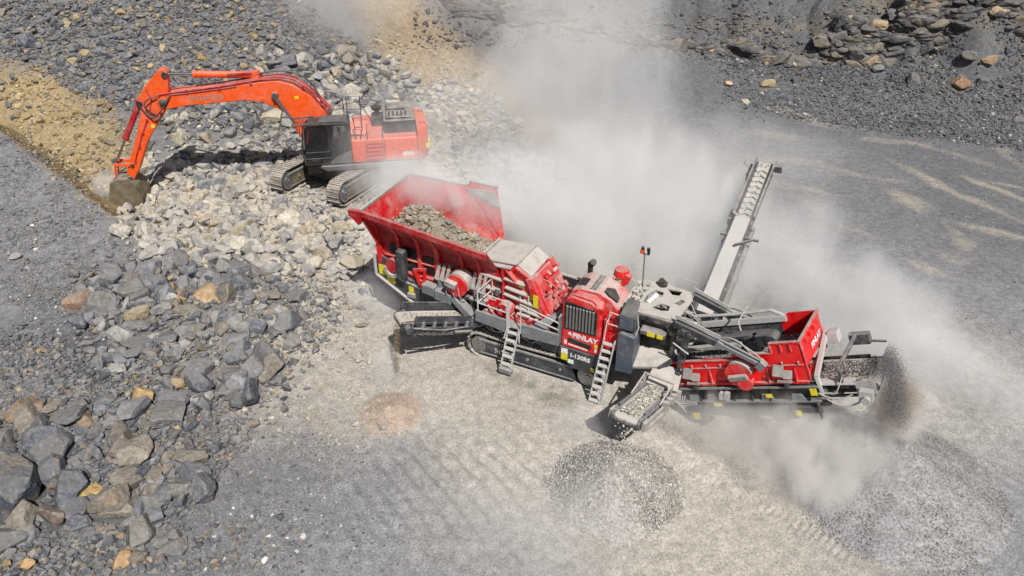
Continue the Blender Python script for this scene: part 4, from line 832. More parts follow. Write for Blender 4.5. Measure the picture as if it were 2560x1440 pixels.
# gantry over the transfer chute
def holed(name, outer, holes, z, th, mat, parent):
    cu = bpy.data.curves.new(name, 'CURVE'); cu.dimensions = '2D'; cu.fill_mode = 'BOTH'; cu.extrude = th / 2
    for poly in [outer] + holes:
        sp = cu.splines.new('POLY'); sp.points.add(len(poly) - 1); sp.use_cyclic_u = True
        for p, (x, y) in zip(sp.points, poly): p.co = (x, y, 0, 1)
    t = bpy.data.objects.new('tmp', cu); COL.objects.link(t); bpy.context.view_layer.update(); me = bpy.data.meshes.new_from_object(t); bpy.data.objects.remove(t)
    me.transform(Matrix.Translation((0, 0, z))); me.materials.clear(); me.materials.append(mat); return link(name, me, parent=parent)
GZ = 3.0
gt = holed('gantry', [(2.62, -1.12), (2.62, .5), (3.15, .66), (4.2, .5), (4.35, .1), (4.22, -1.12), (3.2, -1.16)],
    [[(2.72, -.85), (2.72, .3), (3.0, .48), (3.02, .1), (2.98, -.85)], [(3.12, -.6), (3.1, -.2), (3.25, .18), (3.5, .12), (3.52, -.12), (3.38, -.2), (3.34, -.58)], [(3.5, .42), (3.96, .38), (3.94, .16), (3.74, .12)], [(3.42, -.76), (3.6, -.46), (3.86, -.5), (3.88, -.74), (3.7, -.82)], [(3.92, -.3), (4.05, .0), (4.18, -.08), (4.1, -.34)]], GZ, .05, M['plate'], CR)
b = MB()
b.prism([(3.15, 2.97), (4.2, 2.97), (4.25, 2.72), (4.1, 2.5), (3.95, 2.78), (3.2, 2.78)], -1.16, -1.08); b.prism([(3.15, 2.97), (4.2, 2.97), (4.25, 2.6), (3.2, 2.7)], .5, .56)
for p in ((2.7, -1.05), (4.2, -1.05), (4.25, .4), (2.75, .45)): l_ = MB(); l_.box(p[0] - .06, p[0] + .06, p[1] - .06, p[1] + .06, 1.5, 2.97); l_.build('leg', M['blackd'], gt)
b.prism([(3.22, 2.5), (3.22, 2.78), (3.95, 2.78), (4.1, 2.4), (3.9, 2.45)], -1.02, -.98); b.build('gantry_frame', M['blackd'], gt, bevel=.01)
b = MB()
for i in range(16): x, y = rng2.uniform(2.7, 2.98), rng2.uniform(-.9, .4); b.box(x, x + .14, y, y + .14, 2.75, 3.0 + rng2.uniform(0, .16))
for i in range(8): b.cyl((rng2.uniform(2.7, 3), rng2.uniform(-.8, .4), 2.8), (rng2.uniform(2.7, 3), rng2.uniform(-.8, .4), 3.12), .04, 8)
b.build('valve_block', M['plate'], gt, bevel=.01)
b = MB(); b.cyl((3.2, -.5, 2.93), (3.32, .0, 2.96), .085, 14); b.build('filter_canister', M['white'], gt, smooth=True)
b = MB()
for i in range(12): b.hose((rng2.uniform(3.1, 3.9), rng2.uniform(-.8, .3), 2.8), (rng2.uniform(3.2, 4.4), rng2.uniform(-.8, .4), 2.4), (.1, 0, .1), .02)
for i in range(10): b.hose((4.25, rng2.uniform(-.9, .3), 2.85), (4.7, rng2.uniform(-.7, .2), 2.2), (.1, 0, .2 * rng2.uniform(-1, 1)), .014)
b.build('hoses', M['hose'], gt)
b = MB(); b.box(2.7, 4.1, -.95, .4, 2.0, 2.3); b.box(3.0, 4.2, -.9, .3, 1.2, 2.0); b.build('transfer_chute', M['black'], gt)
b = MB(); b.cyl((3.35, .5, 3.02), (3.35, .5, 3.12), .14, 12); b.cyl((3.35, .5, 3.12), (3.3, .45, 3.22), .09, 10); b.build('fan_cap', M['black'], gt)
b = MB(); b.tube([(2.42, -.2, 3.42), (2.62, -.1, 3.36), (2.82, .1, 3.1)], .014); b.tube([(4.0, .62, 3.05), (4.3, .6, 3.32), (3.7, .72, 3.3)], .012); b.build('thin_rail', M['rail'], gt)
b = MB(); b.cyl((2.86, .1, 3.0), (2.82, .1, 4.18), .022, 8); b.cyl((2.74, .1, 4.14), (2.94, .1, 4.14), .015, 8); ms = b.build('light_mast', M['steel'], CR)
b = MB(); [(b.cyl((x, .1, 4.16), (x, .1, 4.28), .045, 10), b.obox((x, .06, 4.34), (.09, .08, .09), (0, 0, .3))) for x in (2.76, 2.93)]; b.build('work_lights', M['black'], ms, bevel=.01)
b = MB(); b.cyl((2.75, .03, 4.2), (2.75, .03, 4.29), .05, 10); b.build('beacon', M['vest'], ms)
# ledge with stickers, dusty catch plate below
b = MB(); b.box(3.28, 4.0, -1.3, -.95, 2.42, 2.56); eb = b.build('electric_box', M['darkd'], CR, bevel=.02)
b = MB(); b.box(3.5, 3.72, -1.315, -1.3, 2.42, 2.55); b.box(3.78, 3.95, -1.315, -1.3, 2.42, 2.55); b.build('warning_sticker', M['yellow'], eb)
b = MB(); b.poly([(3.22, -1.45, 1.35), (3.9, -1.35, 1.5), (4.35, -1.0, 1.85), (4.2, -.7, 1.95), (3.2, -.75, 1.85)], (0, 0, -.07)); b.build('catch_plate', M['plate'], CR)
b = MB(); b.poly([(3.92, -1.36, 1.5), (4.4, -1.0, 1.9), (4.5, -1.0, 1.8), (4.0, -1.36, 1.35)], (0, .06, 0)); b.box(3.75, 4.2, -1.5, -1.2, 1.12, 1.34); b.build('dark_bracket', M['dark'], CR)
b = MB(); b.box(3.85, 3.95, -1.52, -1.5, 1.18, 1.3); b.build('warning_sticker', M['yellow'], CR)

# ---- conveyors
sc_, sm, sL = conveyor(CR, 'side_conveyor', (-2.1, -1.35, 1.42), (-3.42, -3.15, 2.08), .58, .24, M['dark'], M['belt'], (160, .025, P_PALE, .05), skirts=.2)
b = MB(sm); b.box(.1, sL - .1, -.44, -.40, -.05, .26); b.cyl((sL - .05, .36, -.14), (sL - .05, .62, -.14), .11, 16); b.box(sL - .2, sL + .1, .3, .42, -.26, .0); b.tube([(.3, .5, -.1), (sL * .5, .58, -.15), (sL - .2, .5, -.12)], .03); b.tube([(.2, .6, -.2), (.8, .62, -.2)], .055)
for k in range(7): b.hose((.3 + .2 * k, .42, -.2), (.8 + .2 * k, .5, -.25), (0, .05, -.12), .014)
b.beam((.2, .3, -.4), (sL - .3, .42, -.42), .05, .09); b.build('side_conveyor_gear', M['darkd'], sc_)
mc_, mm_, mL = conveyor(CR, 'oversize_conveyor', (4.2, -1.25, .95), (3.85, -3.75, 1.6), .62, .3, M['grey'], M['belt'], (900, .045, P_WHITE + P_PALE, .07), skirts=.1)
b = MB(mm_); 
for s_ in (-1, 1):
    b.box(.7, mL - .25, s_ * .47 - .03, s_ * .47 + .03, -.38, -.3); b.box(.7, mL - .25, s_ * .47 - .03, s_ * .47 + .03, -.12, -.04); b.beam((.75, s_ * .42, .0), (.75, s_ * .42, .42), .05, .05); b.beam((.75, s_ * .42, .4), (1.5, s_ * .42, .05), .04, .04)
    b.obox((mL - .15, s_ * .47, -.15), (.3, .1, .26))
b.beam((.75, -.45, .42), (.75, .45, .42), .07, .05)
for k in range(8): b.box(.2 + .15 * k, .3 + .15 * k, .42, .56, -.2 + .05 * (k % 3), .05 + .05 * (k % 2)); b.box(.1 + .1 * k, .16 + .1 * k, -.56, -.4, -.15, .12 + .05 * (k % 3))
b.build('oversize_conveyor_gear', M['plate'], mc_, bevel=.008)
b = MB(); b.poly([(3.75, -1.75, 1.15), (4.65, -1.75, 1.15), (4.6, -1.2, 1.5), (3.8, -1.2, 1.5)], (0, 0, .03)); b.build('feed_flap', M['plate'], mc_)
rc_, rm, rL = conveyor(CR, 'recirculating_conveyor', (4.55, .5, 1.75), (4.6, 9.1, 3.9), .46, .5, M['dark'], M['belt'], (120, .05, P_PALE + P_WHITE, .04), skirts=.14)
b = MB(rm); b.cyl((rL - .1, -.38, -.14), (rL - .1, -.62, -.14), .1, 14); b.tube([(rL * .5, .42, -.2), (rL * .5, .42, -.6), (rL * .2, .42, -.7)], .03); b.beam((rL * .2, .4, -.62), (rL * .62, .4, -.35), .1, .12); b.beam((rL * .2, -.4, -.62), (rL * .62, -.4, -.35), .1, .12)
b.beam((rL * .5, -.75, .08), (rL * .5, .5, .08), .06, .08); b.beam((rL * .5, -.6, .1), (rL * .43, -.1, .25), .05, .07)
b.tube([(rL - .5, .4, 0), (rL - .35, .72, .1), (rL - .15, .7, .05)], .02); b.box(rL - .3, rL - .1, -.6, -.36, -.1, .14); b.beam((rL * .62, -.34, .1), (rL * 1.0, -.34, .12), .07, .16); b.beam((rL * .62, .34, .1), (rL * 1.0, .34, .12), .07, .16); b.beam((rL * .6, -.4, -.3), (rL * .62, .4, .2), .1, .12); b.obox((rL * .64, .45, -.2), (.5, .12, .3)); b.obox((rL * .95, .45, -.2), (.6, .16, .35)); b.build('recirculating_conveyor_gear', M['darkd'], rc_)
b = MB(rm); b.box(.6, rL * .61, -.25, .25, .1, .14); b.build('belt_cover', M['rail'], rc_)
b = MB(rm)
for k in range(9):
    x = rL * .64 + k * .32; b.beam((x, -.2, .05), (x + .14, 0, .04), .07, .05); b.beam((x + .14, 0, .04), (x, .2, .05), .07, .05)
b.build('cleated_strip', M['rail'], rc_)

# ---- product screen and conveyor, a module turned and tilted against the chassis
TS = Matrix.Translation((4.3, 0, 0)) @ Matrix.Rotation(R(-7.5), 4, 'Z')
TP = TS @ Matrix.Translation((.36, 0, .92)) @ Matrix.Rotation(R(-26.0), 4, 'Y')
SN, SF, SLN = -1.1, .62, 3.72
def side_prof(): return [(0, .05), (0, .72), (1.9, .8), (1.9, .86), (SLN - .75, .88), (SLN - .75, 1.16), (SLN - .02, 1.16), (SLN + .02, .05)]
b = MB(TP); b.prism(side_prof(), SN, SN + .05); b.prism([(SLN - 1.0, .05), (SLN - 1.0, 1.0), (SLN - .75, 1.16), (SLN - .02, 1.16), (SLN + .02, .05)], SF - .05, SF); b.box(SLN - .04, SLN + .02, SN + .05, SF - .05, .4, 1.15); b.box(SLN - .02, SLN + .01, SN + .05, SF - .05, .05, .25); sb = b.build('screen_box', M['reds'], CR)
b = MB(TP)
b.box(0, SLN, SN - .07, SN, .0, .06); b.box(0, SLN - .02, SN - .045, SN, .5, .53); b.box(0, 1.9, SN - .05, SN + .06, .72, .76); b.box(1.9, SLN - .75, SN - .05, SN + .06, .86, .9); b.box(SLN - .75, SLN, SN - .05, SN + .06, 1.15, 1.18)
for s0 in (.35, 1.1, 2.72, 3.1, 3.42): b.poly([(s0, SN - .10, .05), (s0 + .03, SN - .10, .05), (s0 + .03, SN, .5), (s0, SN, .5)], (0, .08, 0))
for s0 in (SLN - .48, SLN - .24): b.box(s0, s0 + .02, SN - .05, SN, .9, 1.15)
b.box(SLN - .75, SLN - .72, SN - .05, SN, .88, 1.15); b.box(SLN - .02, SLN + .05, SN - .04, SF, 1.13, 1.19); b.box(SLN + .02, SLN + .05, SN - .02, SN + .06, .05, 1.15)
b.build('screen_flange', M['redp'], sb)
b = MB(TP)
for k in range(9): s0 = .22 + k * .42; b.cyl((s0, SN - .04, .60), (s0, SN, .60), .022, 8); b.box(s0 - .01, s0 + .01, SN - .05, SN - .01, .53, .62)
for k in range(5): s0 = .75 + k * .62; b.cyl((s0, SN - .04, .22), (s0, SN, .22), .02, 8)
b.build('bolt', M['plate'], sb)
b = MB(TP); [b.box(SLN + .02, SLN + .07, y, y + .1, .92, 1.06) for y in (-.75, -.4, -.05, .3)]; b.build('end_rib', M['red'], sb)
b = MB(TP); b.cyl((2.0, SN - .2, .38), (2.0, SN - .02, .38), .36, 28); vb = b.build('vibrator_housing', M['red'], sb, bevel=.0, smooth=True)
b = MB(TP); b.obox((2.0, SN - .26, .33), (.5, .1, .16), (R(20), R(-4), 0)); th = np.linspace(R(5), R(115), 10); b.prism([(2 + math.cos(t) * .385, .38 + math.sin(t) * .385) for t in th] + [(2 + math.cos(t) * .345, .38 + math.sin(t) * .345) for t in th[::-1]], SN - .21, SN - .02); b.build('housing_cover', M['plate'], vb)
b = MB(TP); b.cyl((2.12, SN - .24, .12), (2.12, SN - .02, .12), .2, 18); b.build('vibrator_drive', M['red'], vb, smooth=True)
text(sb, 'FINLAY', .22, (SLN + .06, -.5, .62), (R(90), 0, R(90)), M['white'], .006, 1.1, tf=TP)
b = MB(TP); b.box(.02, SLN - .06, SN + .06, SF - .06, .48, .52); dk = b.build('screen_mesh', M['belt'], sb)
b = MB(TP); b.prism([(0, .05), (0, .8), (SLN - 1.0, .95), (SLN - 1.0, .05)], SF - .05, SF); b.box(.1, SLN - .9, SF - .02, SF + .3, .82, .9); b.build('far_side_plate', M['darkd'], sb)
rk = []
for i in range(2600):
    p = TP @ Vector((rng.uniform(.1, SLN - .1), rng.uniform(SN + .1, SF - .1), .54)); rk.append((p.x, p.y, p.z, rng.uniform(.015, .04), P_GREY[rng.integers(6)] * 1.15, .5, 0))
mm = mass('screened_stone', rk, TNY, M_STONE, None, parent=dk, sc=1.0); mm['kind'] = 'stuff'
b = MB(TP); b.box(0, 2.2, -.4, -.2, .95, 1.05); b.box(.4, 2.6, -.15, .05, .88, 1.0); b.cyl((2.0, -.35, .95), (2.75, -.35, .95), .08, 10); b.obox((2.6, -.4, .95), (.4, .36, .32)); b.cyl((2.8, -.6, .95), (2.8, -.2, .95), .16, 16); b.box(1.3, 1.6, -.5, .1, .8, 1.0)
for k in range(6): b.hose((.6 + .3 * k, -.3, 1.05), (1.2 + .3 * k, -.3, 1.0), (0, 0, -.12), .018)
b.build('drive_shaft_gear', M['dark'], sb, bevel=.015)
b = MB(TP); b.beam((0, -.62, .86), (2.0, -.62, .92), .16, .1); b.build('dusty_beam', M['plate'], sb)
b = MB(TP); b.box(.3, 2.9, .5, .62, .95, 1.1); b.tube([(.2, .7, 1.25), (1.4, .7, 1.2), (2.5, .66, 1.25), (2.9, .6, 1.05)], .05); b.tube([(1.75, .1, .9), (1.75, .1, 1.25), (2.05, .3, 1.6)], .025); b.build('spray_bar', M['rail'], sb)
for s0 in (.5, 3.05):
    b = MB(TP); b.obox((s0, SN - .12, .42), (.26, .03, .3), (R(-25), R(12), 0)); b.obox((s0 + .22, SN - .12, .3), (.22, .03, .22), (R(-35), R(4), 0)); b.obox((s0 + .1, SN - .14, .12), (.34, .12, .05), (R(-15), R(6), 0)); b.build('spring_mount', M['plate'], sb)
    b = MB(TP); b.cyl((s0 + .12, SN - .12, -.08), (s0 + .12, SN - .12, .12), .07, 12); b.build('spring', M['dark'], sb, smooth=True)
# product conveyor
pc_, pm, pL = conveyor(CR, 'product_conveyor', (TS @ TP.inverted() @ Vector((0, 0, 0)))[:] if False else tuple(TP @ Vector((-.15, -.24, -.3))), tuple(TP @ Vector((5.1, -.24, -.2))), 1.15, .36, M['black'], M['belt'], (2600, .03, P_GREY + P_PALE[:2], .12), skirts=.1)
b = MB(TP)
b.prism([(-.2, -.62), (-.2, -.2), (.1, -.12), (SLN + .1, -.05), (SLN + .3, -.1), (SLN + .3, -.4), (3.0, -.5)], SN - .04, SN + .0)
b.box(-.2, SLN + .4, SN - .12, SN + .02, -.62, -.52)
for s0 in (.1, .6, 1.1, 1.6, 2.1, 2.6, 3.1, 3.6): b.poly([(s0, SN - .16, -.52), (s0 + .04, SN - .16, -.52), (s0 + .12, SN - .04, -.08), (s0 + .08, SN - .04, -.08)], (0, .1, 0))
cf = b.build('conveyor_chassis', M['black'], pc_)
b = MB(TP); b.box(-.1, SLN + .2, SN - .1, SN + .02, -.12, -.08); b.box(-.1, SLN + .2, SN - .16, SN - .02, -.5, -.47)
for s0 in (.3, .85, 2.4, 3.2): b.poly([(s0, SN - .12, -.46), (s0 + .35, SN - .12, -.46), (s0 + .25, SN - .07, -.3), (s0, SN - .07, -.3)], (0, .02, 0))
b.build('chassis_ledge', M['grey'], cf)
b = MB(TP); b.box(.35, .55, SN - .3, SN - .28, -.95, -.75); b.box(1.0, 1.22, SN - .14, SN - .125, -.62, -.52); b.box(2.55, 2.72, SN - .16, SN - .145, -.36, -.24); b.box(3.72, 3.88, SN - .16, SN - .145, -.3, -.1); b.box(3.25, 3.38, SN - .24, SN - .22, -.85, -.7); b.build('warning_sticker', M['yellow'], cf)
b = MB(TP); b.box(.25, .75, SN - .28, SN - .05, -1.05, -.55); b.beam((.9, SN - .16, -.95), (.4, SN - .16, -1.25), .1, .1); b.box(3.1, 3.9, SN - .2, SN - .1, -.8, -.62); b.beam((3.2, SN - .2, -.78), (3.2, SN - .2, -.95), .14, .06); b.beam((3.85, SN - .2, -.5), (3.85, SN - .2, -.95), .06, .1); b.build('tow_bracket', M['dark'], cf, bevel=.01)
b = MB(TP)
for k in range(5): b.hose((-.1 + .07 * k, SN - .12, -.3), (.5, SN - .18, -.45 - .04 * k), (-.25, -.05, -.12 - .05 * k), .018)
b.hose((3.9, SN - .12, -.25), (4.7, SN - .1, -.3), (0, -.05, -.12), .022); b.hose((4.0, SN - .12, -.35), (5.0, SN - .12, -.35), (0, -.05, -.25), .022); b.hose((4.5, SN + .05, .1), (4.2, SN - .1, -.3), (0, -.1, -.1), .016)
for s0 in (1.35, 1.5): b.obox((s0, SN - .2, -.25), (.12, .14, .2), (0, .3, 0))
b.obox((5.0, SN - .1, -.35), (.3, .2, .3), (0, .2, 0)); b.cyl((5.0, SN - .3, -.4), (5.0, SN, -.4), .1, 14); b.box(4.75, 5.2, SN + .06, SN + .1, -.45, -.05); b.build('hoses', M['hose'], cf)
b = MB(TP); b.beam((4.45, SN + .1, -.1), (4.45, SN + .1, .35), .08, .1); b.beam((4.45, SN + .15, .32), (4.52, .6, .36), .09, .09); b.obox((4.6, .62, .25), (.5, .2, .3)); b.beam((4.6, .6, .2), (5.2, .66, .1), .06, .06); b.build('head_bar', M['darkd'], pc_, bevel=.01)
b = MB(TP); b.beam((SLN + .25, SN, -.35), (SLN + .2, SN, .15), .1, .1); b.beam((SLN + .2, SN, .15), (SLN + .12, SF, .6), .12, .1); b.box(SLN + .2, SLN + .45, .3, .6, .3, .62); b.build('tail_guard', M['rail'], pc_, bevel=.01)
b = MB(TP); b.poly([(3.9, SN + .02, -.12), (4.75, SN + .02, -.12), (4.75, SN + .22, -.06), (3.9, SN + .22, -.06)], (0, 0, .03)); b.build('side_skirt', M['rail'], pc_)
# lifting struts between gantry and screen
def strut(a, b_, c, w1, w2, tf, parent, rods=True):
    a, b_, c = Vector(a), Vector(b_), Vector(c); m = MB(tf); m.beam(a, b_, w1, w1 * 1.15); s1 = m.build('lift_arm', M['dark'], parent, bevel=.012)
    m = MB(tf); m.beam(b_, c, w2, w2); m.cyl(b_.lerp(c, -.4) + Vector((0, 0, .14)), c + Vector((0, 0, .12)), .035, 10); m.obox(c, (.2, .2, .24), (0, .5, 0)); m.obox(b_, (.18, .2, .2), (0, .4, 0)); m.build('lift_arm_ram', M['grey'], s1, bevel=.008)
    m = MB(tf); d = Vector((0, .0, .2)); m.beam(a + d, b_ + d * .9, .05, .05); m.cyl(a + d * 1.3, b_ + d * 1.2, .02, 8); m.hose(b_ + d, c + d * .8, (0, 0, .12), .018); m.hose(b_ + d, c.lerp(b_, .3) + d, (0, -.04, .18), .018); m.build('hoses', M['hose'], s1)
strut((.05, -1.2, 3.0), (1.35, -1.25, 2.86), (2.5, -1.28, 2.68), .17, .11, TS, CR)
strut((-.15, .62, 2.85), (.9, .8, 2.5), (2.1, .9, 2.15), .17, .11, TS, CR)
b = MB(TS); b.beam((.42, -1.28, 2.85), (.32, -1.25, .6), .1, .06, (0, 1, 0)); b.beam((.52, -1.28, 2.85), (.44, -1.25, .6), .04, .05, (0, 1, 0)); b.obox((.36, -1.3, 1.2), (.14, .06, .6), (0, .06, 0)); b.obox((.42, -1.26, 2.86), (.26, .14, .2)); b.cyl((.35, -1.35, 2.88), (.35, -1.2, 2.88), .07, 12); b.cyl((.52, -1.35, 2.84), (.52, -1.2, 2.84), .07, 12)
hl = b.build('hanger_link', M['dark'], CR, bevel=.008)
b = MB(TS); b.cyl((.15, -1.4, 2.5), (.62, -1.4, 2.3), .02, 8); [b.cyl((.36, -1.34, 1.0 + .12 * k), (.36, -1.32, 1.0 + .12 * k), .025, 8) for k in range(4)]; b.obox((.3, -1.3, .62), (.18, .1, .2)); b.build('link_pins', M['rail'], hl)
b = MB(TS); b.beam((.7, .75, 2.5), (.75, .75, 1.6), .14, .08); b.beam((1.0, .8, 2.4), (1.05, .8, 1.5), .12, .08); b.build('far_hanger', M['darkd'], CR)

# rock load in the hopper
b = MB(); 
k = 18; V = []; F = []
for i in range(k + 1):
    for j in range(k + 1):
        x = -5.55 + 3.5 * i / k; y = -1.12 + 1.85 * j / k
        z = 2.85 + 1.1 * math.exp(-((x + 4.6) / 1.0) ** 2 - ((y + .25) / .8) ** 2) + .55 * math.exp(-((x + 3.4) / .9) ** 2 - ((y + .4) / .7) ** 2) + .2 * float(fbm(np.array(x * 1.7), np.array(y * 1.7), 3, 9)); V.append((x, y, z))
for i in range(k):
    for j in range(k): a = i * (k + 1) + j; F.append((a, a + 1, a + k + 2, a + k + 1))
cc = np.repeat(srgb(128, 118, 102)[None, :], len(V), 0)
ca_, sa_ = math.cos(R(-26.5)), math.sin(R(-26.5))
def cw(x, y, z): return (1.19 + x * ca_ - y * sa_, 19.24 + x * sa_ + y * ca_, z)
ld = root('rock_load', (*cw(-4.3, -.3, 3.2)[:2], 3.0), 0, 'heap of brownish broken rock lying in the red hopper', 'rock load')
me = mesh_np('mound', np.array([cw(*p) for p in V]) - np.array([*ld.location]), np.array(F), M_ROCK, cc, smooth=True, alpha=np.full(len(V), .5)); link('mound', me, parent=ld)
rk = []
for i in range(1500):
    x, y, z = V[rng.integers(len(V))]; x += rng.normal() * .08; y += rng.normal() * .08; w = cw(x, y, z + .02); s = .05 + .2 * rng.random() ** 3
    if 2.9 < z and (w[0]-1.19)*-sa_ + (w[1]-19.24)*ca_ > -1.02 - max(0, z - 3.5) * .4: rk.append((w[0] - ld.location.x, w[1] - ld.location.y, w[2] - ld.location.z, s, (P_YEL + P_PALE)[rng.integers(10)] * .85, .5, 0))
mm = mass('stones', rk, SML, M_ROCK, None, parent=ld, sc=.7); mm['kind'] = 'stuff'

# ================================================================== EXCAVATOR
EX = root('excavator', (-7.74, 31.34, .69), R(9.5), 'orange tracked excavator digging in the rock heap with its boom stretched out', 'excavator')
TT = Matrix.Rotation(R(55), 4, 'Z')
for (y0, y1) in ((-1.85, -1.2), (1.2, 1.85)): crawler(EX, 'track', -2.78, 2.78, y0, y1, 1.12, TT, M['trackx'], M['bucket'], .19)
b = MB(TT); b.box(-1.2, 1.2, -1.3, 1.3, .45, .95); b.cyl((0, 0, .9), (0, 0, 1.3), .85, 28); b.build('undercarriage', M['black'], EX)
b = MB(); b.prism([(-1.35, 1.0), (-1.35, 1.42), (3.45, 1.42), (3.45, 1.15), (.4, .95)], -1.6, 1.55); b.build('revolving_deck', M['black'], EX, bevel=.02)
b = MB(); b.prism([(-.8, 1.3), (-.55, 1.12), (3.28, 1.22), (3.32, 1.36), (-.75, 1.36)], -1.78, -1.6); b.build('walkway_step', M['steel'], EX, bevel=.01)
b = MB(); b.box(.58, 3.42, -1.65, -.62, 1.37, 2.42); b.box(.58, 3.42, .6, 1.62, 1.37, 2.42); b.box(.7, 2.1, -.62, .6, 1.4, 2.36); bd = b.build('body_panels', M['oranged'], EX, bevel=.06)
b = MB(); b.box(1.18, 1.2, -1.665, -1.65, 1.4, 2.4); b.box(2.0, 2.02, -1.665, -1.65, 1.4, 2.4); [b.box(1.25, 1.95, -1.70, -1.65, z, z + .04) for z in (1.5, 1.68, 1.86, 2.04, 2.2)]; b.box(1.22, 1.25, -1.7, -1.65, 1.45, 2.3); b.box(1.95, 1.98, -1.7, -1.65, 1.45, 2.3); b.build('access_ladder', M['redd'], bd)
text(bd, '490', .27, (2.72, -1.662, 1.58), NEAR, M['white'], .012, 1.25)
text(bd, 'LCH', .08, (3.28, -1.662, 1.68), NEAR, M['white'], .002, 1.2)
b = MB(); pts = []
for t in np.linspace(-1, 1, 15): pts.append((3.44 + .52 * (1 - abs(t) ** 3.0), t * 1.62))
n = len(pts); zz = [(1.28, .90), (1.34, 1.0), (2.5, 1.0), (2.62, .93), (2.68, .75)]
V = []; F = []
for z, s_ in zz:
    for x, y in pts: V.append((3.44 + (x - 3.44) * s_, y * (1 if s_ > .95 else .97), z))
for j in range(len(zz) - 1):
    for i in range(n - 1): F.append((j * n + i, j * n + i + 1, (j + 1) * n + i + 1, (j + 1) * n + i))
F.append(tuple(range(n))); F.append(tuple(range(4 * n, 5 * n))); V += [(3.44, -1.62, 1.28), (3.44, 1.62, 1.28), (3.44, 1.57, 2.68), (3.44, -1.57, 2.68)]; b.add(V, F); cwt = b.build('counterweight', M['orange'], EX, smooth=True)
b = MB(); b.box(3.9, 3.99, -.95, -.6, 1.75, 1.95); b.box(3.78, 3.94, -1.2, -1.05, 1.7, 1.88); b.build('warning_sticker', M['yellow'], cwt)
b = MB(); [b.tube([(3.6, y, 2.66), (3.6, y, 2.78), (3.8, y, 2.78), (3.8, y, 2.62)], .025) for y in (-.8, .8)]; b.build('lifting_eye', M['redd'], cwt)
b = MB(); b.box(2.02, 3.4, -1.05, 1.0, 2.36, 2.98); b.prism([(2.1, 2.98), (2.2, 3.1), (3.2, 3.08), (3.38, 2.98)], -.9, .95); b.box(2.2, 3.0, .0, .8, 3.08, 3.2); en = b.build('engine_cover', M['blackd'], EX, bevel=.03)
b = MB(); [b.box(2.1 + .09 * k, 2.15 + .09 * k, -1.07, -1.05, 2.45, 2.9) for k in range(14)]; [b.box(2.25 + .18 * k, 2.33 + .18 * k, -.8, -.2, 3.1, 3.12) for k in range(5)]; b.build('vent_slats', M['black'], en)
b = MB(); b.cyl((1.75, .5, 2.36), (1.75, .5, 3.0), .1, 14); b.cyl((1.75, .5, 3.0), (1.75, .5, 3.14), .2, 16, .24); b.box(1.5, 2.02, .1, .9, 2.36, 2.75); b.build('precleaner', M['black'], EX)
# cab
b = MB(); C0, C1_, Y0, Y1 = -1.4, .55, -1.66, -.68
cabp = [(C0, 1.4), (C0 - .06, 2.2), (C0 + .12, 3.0), (C0 + .3, 3.12), (C1_, 3.12), (C1_, 1.4)]
def bars(pts, y, r, mb):
    for i in range(len(pts) - 1): mb.beam((pts[i][0], y, pts[i][1]), (pts[i + 1][0], y, pts[i + 1][1]), r, r, (0, 1, 0))
for y in (Y0 + .04, Y1 - .04): bars(cabp + [cabp[0]], y, .09, b); b.beam((-.35, y, 1.4), (-.3, y, 3.1), .07, .07); b.beam((-1.4, y, 1.95), (-.35, y, 1.95), .05, .05)
for x, z in cabp: b.beam((x, Y0 + .04, z), (x, Y1 - .04, z), .09, .09)
b.box(C0 + .25, C1_ + .02, Y0 - .02, Y1 + .02, 3.1, 3.2); b.box(C0, C1_, Y0 + .08, Y1 - .08, 1.36, 1.5); b.box(.42, C1_ - .01, Y0 + .08, Y1 - .08, 1.4, 3.1); b.box(C0, -.3, Y0, Y0 + .04, 1.4, 1.7)
cab = b.build('cab', M['black'], EX, bevel=.02)
b = MB(); b.poly([(x, Y0 + .03, z) for x, z in [(-1.35, 1.5), (-1.4, 2.2), (-1.25, 2.95), (-1.1, 3.06), (-.36, 3.06), (-.4, 1.5)]], (0, .012, 0)); b.poly([(x, Y0 + .03, z) for x, z in [(-.28, 1.5), (-.25, 3.06), (.5, 3.06), (.5, 1.5)]], (0, .012, 0)); b.poly([(-1.4, Y0 + .1, 1.5), (-1.46, Y0 + .1, 2.2), (-1.28, Y0 + .1, 3.0), (-1.28, Y1 - .1, 3.0), (-1.46, Y1 - .1, 2.2), (-1.4, Y1 - .1, 1.5)], (.012, 0, 0)); b.build('cab_glass', M['glass'], cab)
b = MB(); [b.beam((C0 + .0 + .1 * k, Y0 + .02, 3.2 + .01), (C0 + .0 + .1 * k, Y1, 3.21), .03, .04) for k in range(-3, 5)]; b.beam((C0 - .32, Y0, 3.16), (C0 + .5, Y0, 3.24), .05, .05); b.beam((C0 - .32, Y1, 3.16), (C0 + .5, Y1, 3.24), .05, .05); b.prism([(-.7, 3.2), (-.6, 3.27), (.4, 3.25), (.5, 3.2)], Y0 + .08, Y1 - .06); b.build('roof_guard', M['dark'], cab, bevel=.01)
b = MB(); th = np.linspace(0, 1, 9); b.poly([(-.38 + .95 * t, Y0 - .012, 1.42 + .55 * t ** .55) for t in th] + [(.57, Y0 - .012, 1.42)], (0, -.006, 0)); b.build('silver_swoosh', M['steel'], cab)
b = MB(); b.box(-.2, .3, -1.4, -.95, 1.75, 1.88); b.obox((.28, -1.17, 2.2), (.12, .46, .8), (0, .15, 0)); b.build('operator_seat', M['cloth'], cab, bevel=.04)
b = MB(); b.beam((-1.3, -1.7, 3.0), (-1.32, -1.8, 2.5), .03, .03); b.obox((-1.34, -1.84, 2.4), (.06, .2, .34)); b.beam((-1.42, -1.7, 1.9), (-1.4, -1.7, 1.5), .03, .03); b.build('cab_mirror', M['steel'], cab)
